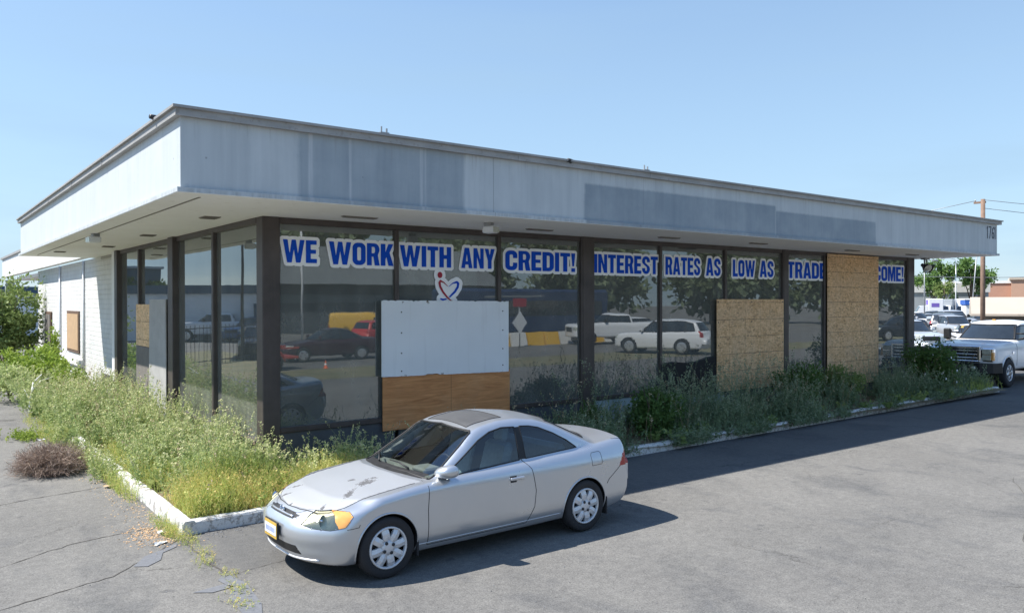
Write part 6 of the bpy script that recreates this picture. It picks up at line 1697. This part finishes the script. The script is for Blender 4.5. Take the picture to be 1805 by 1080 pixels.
light_pole(118, 26, 6.2, 'far grey light pole over the cream roof', M['grey_metal'], 1.0, R(60))
light_pole(126, 20.5, 5.8, 'farthest grey light pole near the right edge', M['grey_metal'], 1.0, R(60))
wire((76, 40, 6.5), (90, 22, 5.2), .4, 'pale wire stretched across the trees beyond the lot', .03)
# buildings
def rot_box(parent, name, mat, x0, x1, y0, y1, z0, z1, c=0): return MB().box(x0, x1, y0, y1, z0, z1, c).build(name, mat, parent)
t = thing('grey_shed', 'long grey metal building with a white roof band beyond the lot', 'building', (138, 52, 0), R(-55))
rot_box(t, 'wall', M['grey_wall'], -11, 5.2, -6, 6, 0, 4.1)
rot_box(t, 'roof_band', M['white_paint'], -11.2, 5.4, -6.2, 6.2, 4.105, 5.6)
rot_box(t, 'doorway', M['shade_void'], 3.6, 4.7, -6.06, -6.01, 0, 3.6)
MB().box(-3.5, -2.2, -6.25, -6.21, 4.6, 5.0).build('sign', M['grey_metal'], t)
t = thing('brick_building', 'low red brick building with white trim at the far right', 'building', (168, 50, 0), R(-68))
rot_box(t, 'wall', M['tan_brick'], -3, 30, -8, 8, 0, 6.6); rot_box(t, 'roof', M['cream'], -3.3, 30.3, -8.3, 8.3, 6.605, 7.0)
rot_box(t, 'wing', M['red_brick'], -24, -3.01, -6, 7, 0, 6.0); rot_box(t, 'wing_roof', M['white_paint'], -24.2, -3.02, -6.2, 7.2, 6.005, 6.5)
for x in (-22, -18, -14, -10, -6):
    w = rot_box(t, 'window', M['dark_glass'], x - 1.3, x + 1.3, -6.06, -6.01, 1.2, 2.7); rot_box(w, 'frame', M['white_paint'], x - 1.45, x + 1.45, -6.12, -6.065, 2.72, 3.0)
for x in (4, 16): MB().box(x, x + .5, 0, .5, 7.0, 9.0).build('chimney', M['grey_metal'], t)
t = thing('cream_roofed_building', 'low building with a broad cream metal roof behind the pickup', 'building', (46.2, 8.5, 0), R(-66))
MB().prism([(-3.2, 1.98), (0, 2.92), (3.2, 1.98), (3.2, 1.86), (-3.2, 1.86)], -.6, 16, 'x').build('roof', M['cream'], t)
rot_box(t, 'wall', M['dark_board'], 0, 15, -2.6, 2.6, 0, 1.855)
MB().box(4.2, 5.6, -.3, .3, 2.75, 3.15, .03).build('roof_vent', M['white_metal'], t)
for k in range(12): MB().box(.4 + k * 1.25, .44 + k * 1.25, -3.2, -3.195, 1.87, 1.97).build('roof_rib', M['white_paint'], t)
t = thing('dark_shed', 'slate grey building edge at the far left of the picture', 'building', (-3.4, 62, 0), 0)
rot_box(t, 'wall', M['blue_trim'], -10, 2.9, 0, 10, 0, 5.6); rot_box(t, 'roof', M['grey_metal'], -10.3, 3.1, -.3, 10.3, 5.605, 5.8)
TR = 'trees beyond the lot'
tree('tree', 'slender light green tree left of the two beyond the lot', 128, 49.2, 10.3, 2.9, 4200, .42, M['tree'], 51, TR, .64, .34, 14)
tree('tree', 'wide multi-stemmed green tree partly behind the utility pole', 131, 44.8, 9.8, 3.5, 5600, .42, M['tree'], 52, TR, .66, .32, 20, .22, forks=6)
tree('conifer', 'small dark cone-shaped tree between the two taller trees', 119, 42.4, 5.4, 1.6, 2600, .30, M['tree_dark'], 53, TR, conifer=True, trunk=.1)
tree('tree', 'pale low tree above the grey metal building', 155, 68, 7.4, 4.0, 2600, .5, M['tree'], 54, TR, .7, .3, 10)
tree('tree', 'brownish thin tree left of the cone-shaped tree', 124, 45.8, 6.3, 1.8, 1300, .36, M['shrub_olive'], 55, TR, .6, .34, 8)
tree('tree', 'low distant tree line above the brick building', 240, 62, 8.6, 7.0, 2000, .8, M['tree'], 56, TR, .8, .2, 10)
tree('dark_tree', 'dark tree top at the left edge above the wing', -5.6, 80, 8.0, 2.6, 2200, .4, M['tree_dark'], 57, None, .75, .25, 8)
# ------------------------------------------------------------------ what the windows mirror: the street opposite and the yard to the side
def span_box(x0, y0, x1, y1, depth, name, mat, z0, z1, parent, off=0.):
    """upright slab along the line (x0,y0)-(x1,y1)"""
    d = Vector((x1 - x0, y1 - y0, 0)); L = d.length; Mx = Matrix.Translation((x0, y0, 0)) @ Matrix.Rotation(math.atan2(d.y, d.x), 4, 'Z')
    return MB().box(0, L, off, off + depth, z0, z1, 0, Mx).build(name, mat, parent)
t = thing('white_warehouse', 'long white warehouse with a slate roof edge mirrored in the side windows', 'building', (0, 0, 0))
span_box(8, 62.4, -32, 29.9, -14, 'wall', M['white_metal'], 0, 3.3, t, 0)
span_box(8.2, 62.4, -32.2, 29.9, -14.4, 'roof_edge', M['blue_trim'], 3.302, 3.9, t, .2)
span_box(-15.2, 43.56, -18.2, 41.12, .1, 'loading_door', M['blue_trim'], 0, 2.6, t, .005)
vehicle('parked_car', 'blue SUV mirrored in the side window nearest the corner column', 'car', 'suv', _blue, -12.9, 41.6, R(145))
vehicle('parked_car', 'dark off-roader mirrored at the edge of the side window', 'car', 'suv', _black, -8.6, 24.6, R(112), s=.92)
vehicle('parked_car', 'white pickup mirrored in the side windows beside the warehouse', 'car', 'pickup', _white, -10.2, 45.5, R(200))
t = thing('yard_fence', 'dark iron fence mirrored in the side windows', 'fence', (-4.6, 21.5, 0), R(140))
f = MB()
for k in range(36): f.tube([(k * .28 - 1, 0, .05), (k * .28 - 1, 0, 1.75)], .012, 5)
f.box(-1.1, 9, -.02, .02, .2, .24).box(-1.1, 9, -.02, .02, 1.6, 1.64); f.build('railing', M['dark_metal'], t)
light_pole(-8.0, 24.6, 7.6, 'dark pole mirrored in the side window nearest the corner column', M['dark_metal'], .5, 0, .08)
for i, (x, y, l) in enumerate([(-2, 70, 'dark tree mirrored above the warehouse roof, right'), (-12, 62, 'dark tree mirrored above the warehouse roof, middle'), (-24, 56, 'dark tree mirrored above the warehouse roof, left')]):
    tree('tree', l, x, y, 4.9, 2.2, 1500, .45, M['tree_dark'], 70 + i, 'trees mirrored in the side windows', .7, .28, 9)
# opposite side of the street
vehicle('parked_car', 'dark maroon sedan mirrored in the first front pane', 'car', 'sedan', _maroon, 8.9, -22.9, R(2), s=1.02)
vehicle('yellow_van', 'yellow panel van mirrored in the first front pane', 'van', 'van', _yel, 23.4, -37.9, R(180 + 24), s=.84)
vehicle('parked_car', 'red hatchback mirrored beside the yellow van', 'car', 'suv', _red, 21.6, -33.5, R(160), s=.92)
vehicle('parked_car', 'white SUV mirrored in the pane under the word RATES', 'car', 'suv', _white, 26.2, -18.6, R(68), s=1.05)
vehicle('parked_car', 'white pickup mirrored under the word INTEREST', 'car', 'pickup', _white, 28.6, -25.3, R(18))
vehicle('parked_car', 'white crossover mirrored beside the navy bus', 'car', 'suv', _white, 36.5, -24.2, R(190))
vehicle('parked_car', 'pale sedan mirrored in the pane under the word COME', 'car', 'sedan', _pale, 27.0, -4.6, R(35))
vehicle('parked_car', 'black SUV mirrored under the word TRADE', 'car', 'suv', _black, 48.0, -16.5, R(30))
t = thing('navy_bus', 'long navy blue bus mirrored in the panes right of the white board', 'bus', (22.6, -29.5, 0), R(0))
MB().box(0, 13.5, -2.4, 0, .55, 3.55, .18).build('body', M['navy'], t)
MB().box(1.0, 12.8, .002, .012, 1.75, 2.75).build('side_window', M['dark_glass'], t)
MB().box(2.5, 7.5, .004, .012, 3.0, 3.12).build('stripe', M['grey_metal'], t)
for q in (2.0, 10.8):
    for y, sg in ((-.2, 1), (-2.2, -1)): wheel(t, q, y, .5, .3, sg, 'far', 18)
for k in range(9):
    o = thing('barrier', 'yellow barrier block in a row before the navy bus', 'barrier', (24.2 + k * 1.35, -26.6 - .05 * k, 0), 0, 'yellow barriers mirrored in the front panes')
    MB().prism([(-.3, 0), (.3, 0), (.24, .25), (.12, .8), (-.12, .8), (-.24, .25)], -.6, .6, 'x').build('block', M['yellow'] if k % 3 != 1 else M['white_paint'], o)
t = thing('dark_workshop', 'dark workshop with a sloping shingle roof mirrored in the first panes', 'building', (0, 0, 0))
MB().box(-6, 42, -66, -52, 0, 4.2).build('wall', M['charcoal'], t)
MB().prism([(-67, 4.205), (-51, 4.205), (-59, 8.0)], -7, 43, 'x').build('roof', M['roof_grey'], t)
MB().box(3, 6, -51.95, -51.9, 0, 3.0).build('roller_door', M['white_metal'], t)
MB().box(10, 30, -51.96, -51.9, 2.6, 3.3).build('sign_band', M['roof_grey'], t)
MB().box(12.0, 15.6, -60, -58, 7.0, 8.6).build('roof_unit', M['white_metal'], t)
for x, y, h, l in ((10.0, -31, 9.5, 'pale steel pole mirrored in the first front pane'), (13.2, -34, 11.5, 'thick pole mirrored beside the yellow van'), (14.8, -34.2, 9.0, 'thin pale pole mirrored beside the thick pole')):
    o = thing('street_pole', l, 'pole', (x, y, 0), 0, 'poles mirrored in the first front pane')
    MB().tube([(0, 0, 0), (0, 0, h)], .22 if h > 11 else .07, 10).build('shaft', M['roof_grey'] if h > 11 else M['white_metal'], o)
for x, y in ((9.15, -18.1), (3.9, -18.6), (6.9, -18.9)):
    o = thing('traffic_cone', 'orange cone on the far verge mirrored in the first front pane', 'cone', (x, y, 0), 0, 'orange cones mirrored in the first front pane'); o.scale = (.5, .5, .5)
    MB().lathe([(.17, .03), (.14, .06), (.03, .72), (0, .72)], 14, Matrix.Rotation(R(90), 4, 'X')).box(-.2, .2, -.2, .2, 0, .03).build('body', M['orange'], o)
    MB().lathe([(.108, .30), (.082, .45)], 14, Matrix.Rotation(R(90), 4, 'X') ).build('band', M['sign_white'], o)
    for c in o.children: c.rotation_euler = (0, 0, 0)
t = thing('red_trailer', 'small red trailer mirrored at the left of the first front pane', 'trailer', (5.6, -19.3, 0), 0)
MB().box(0, 2.6, -.7, .7, .45, .55, .01).box(0, 2.6, -.72, -.68, .85, .92).box(0, 2.6, .68, .72, .85, .92).box(0, .05, -.7, .7, .55, 1.2).build('frame', M['trailer_red'], t)
for sg in (1, -1): wheel(t, 1.5, sg * .85, .36, .2, sg, 'far', 18)
MB().tube([(1.5 + .44 * math.cos(a), .86, .36 + .44 * math.sin(a)) for a in np.linspace(0, PI, 12)], .05, 6).build('mudguard', M['trailer_red'], t)
t = thing('street_sign', 'red and white street signs on a post mirrored under the word CREDIT', 'sign', (24.6, -25.2, 0))
MB().tube([(0, 0, 0), (0, 0, 2.9)], .035, 8).build('post', M['grey_metal'], t)
MB().box(-.45, .45, .04, .06, 2.4, 2.9, .005).build('red_plate', M['sign_red'], t)
MB().prism([(0, .75), (.55, 1.45), (0, 2.15), (-.55, 1.45)], .04, .06).build('diamond_plate', M['white_metal'], t)
for i, (x, y, h, r_) in enumerate([(20, -84, 15, 9), (36, -80, 14, 9), (52, -72, 14.5, 9), (66, -62, 13.5, 9), (80, -50, 12.5, 8), (94, -36, 12, 8), (2, -86, 14, 9), (108, -24, 11, 7), (28, -72, 13, 8), (44, -68, 13, 8), (59, -60, 12.5, 8), (73, -50, 12, 7.5), (86, -38, 11.5, 7), (12, -76, 13.5, 8)]):
    tree('tree', ['broad dark tree mirrored behind the workshop roof', 'broad dark tree mirrored above the navy bus', 'dark tree mirrored behind the word INTEREST', 'dark tree mirrored behind the word RATES', 'dark tree mirrored behind the word LOW', 'dark tree mirrored behind the word TRADE', 'dark tree mirrored behind the word WE', 'dark tree mirrored behind the word COME', 'rounder tree mirrored behind the word CREDIT', 'rounder tree mirrored between INTEREST and RATES', 'rounder tree mirrored between RATES and LOW', 'rounder tree mirrored between LOW and TRADE', 'rounder tree mirrored between TRADE and COME', 'rounder tree mirrored behind the word WITH'][i], x, y, h, r_, 5200, 1.0, M['tree_hazed'], 90 + i, 'trees mirrored in the front panes', .55, .48, 18, .25)
# ------------------------------------------------------------------ light, sky, camera
w = bpy.data.worlds.new('World'); SC.world = w; w.use_nodes = True
nt = w.node_tree; bg = nt.nodes['Background']
sky = nt.nodes.new('ShaderNodeTexSky'); sky.sky_type = 'NISHITA'; sky.sun_disc = False
SUN = Vector((-.62, .42, 1.0)).normalized()
sky.sun_elevation = math.asin(SUN.z); sky.sun_rotation = math.atan2(SUN.x, SUN.y) % (2 * PI)
sky.air_density = 1.0; sky.dust_density = .2; sky.ozone_density = 2.2; sky.altitude = 20
# a faint veil of high cloud low on the horizon
tc = nt.nodes.new('ShaderNodeTexCoord'); mp = nt.nodes.new('ShaderNodeMapping'); mp.inputs['Scale'].default_value = (1.2, 1.2, 9.0)
nz = nt.nodes.new('ShaderNodeTexNoise'); nz.inputs['Scale'].default_value = 1.6; nz.inputs['Detail'].default_value = 5
nt.links.new(tc.outputs['Generated'], mp.inputs[0]); nt.links.new(mp.outputs[0], nz.inputs['Vector'])
sx = nt.nodes.new('ShaderNodeSeparateXYZ'); nt.links.new(tc.outputs['Generated'], sx.inputs[0])
r1 = nt.nodes.new('ShaderNodeMapRange'); r1.inputs[1].default_value = .48; r1.inputs[2].default_value = .66; nt.links.new(nz.outputs['Fac'], r1.inputs[0])
r2 = nt.nodes.new('ShaderNodeMapRange'); r2.inputs[1].default_value = .0; r2.inputs[2].default_value = .5; r2.inputs[3].default_value = .97; r2.inputs[4].default_value = .25; nt.links.new(sx.outputs[2], r2.inputs[0])
mm = nt.nodes.new('ShaderNodeMath'); mm.operation = 'MULTIPLY'; nt.links.new(r1.outputs[0], mm.inputs[0]); nt.links.new(r2.outputs[0], mm.inputs[1])
mx = nt.nodes.new('ShaderNodeMix'); mx.data_type = 'RGBA'; mx.inputs[7].default_value = (2.1, 3.1, 4.1, 1)
r1.inputs[3].default_value = .8
# the upper sky, out of view, is tinted bluer to cool the shaded surfaces
r3 = nt.nodes.new('ShaderNodeMapRange'); r3.inputs[1].default_value = .3; r3.inputs[2].default_value = .7; nt.links.new(sx.outputs[2], r3.inputs[0])
dp = nt.nodes.new('ShaderNodeMix'); dp.data_type = 'RGBA'; dp.blend_type = 'MULTIPLY'; dp.inputs[7].default_value = (.80, 1.0, 1.22, 1)
nt.links.new(r3.outputs[0], dp.inputs[0]); nt.links.new(sky.outputs[0], dp.inputs[6])
nt.links.new(mm.outputs[0], mx.inputs[0]); nt.links.new(dp.outputs[2], mx.inputs[6]); nt.links.new(mx.outputs[2], bg.inputs[0])
bg.inputs[1].default_value = .115
ld = bpy.data.lights.new('sun', 'SUN'); ld.energy = 4.8; ld.angle = R(.53); ld.color = (1.0, .955, .89)
lo = bpy.data.objects.new('sun', ld); COL.objects.link(lo); lo.rotation_euler = SUN.to_track_quat('Z', 'Y').to_euler(); lo.location = (0, 0, 40)
cd = bpy.data.cameras.new('camera'); cam_o = bpy.data.objects.new('camera', cd); COL.objects.link(cam_o)
cd.sensor_width = 36; cd.lens = 36 * 1409.84 / 1805; cd.clip_start = .1; cd.clip_end = 2000
a, tl, rl = R(52.714), R(.348), R(-.099)
fw = Vector((math.cos(a) * math.cos(tl), math.sin(a) * math.cos(tl), -math.sin(tl))); rt = Vector((math.sin(a), -math.cos(a), 0)); up = rt.cross(fw)
rt2 = rt * math.cos(rl) + up * math.sin(rl); up2 = up * math.cos(rl) - rt * math.sin(rl)
cam_o.matrix_world = Matrix(((rt2.x, up2.x, -fw.x, -4.4805), (rt2.y, up2.y, -fw.y, -12.2708), (rt2.z, up2.z, -fw.z, 2.707), (0, 0, 0, 1)))
SC.camera = cam_o
vs = SC.view_settings; vs.view_transform = 'Standard'; vs.look = 'None'; vs.exposure = 0.85; vs.gamma = 1.0; vs.use_curve_mapping = False
SC.cycles.max_bounces = 8; SC.cycles.transparent_max_bounces = 16
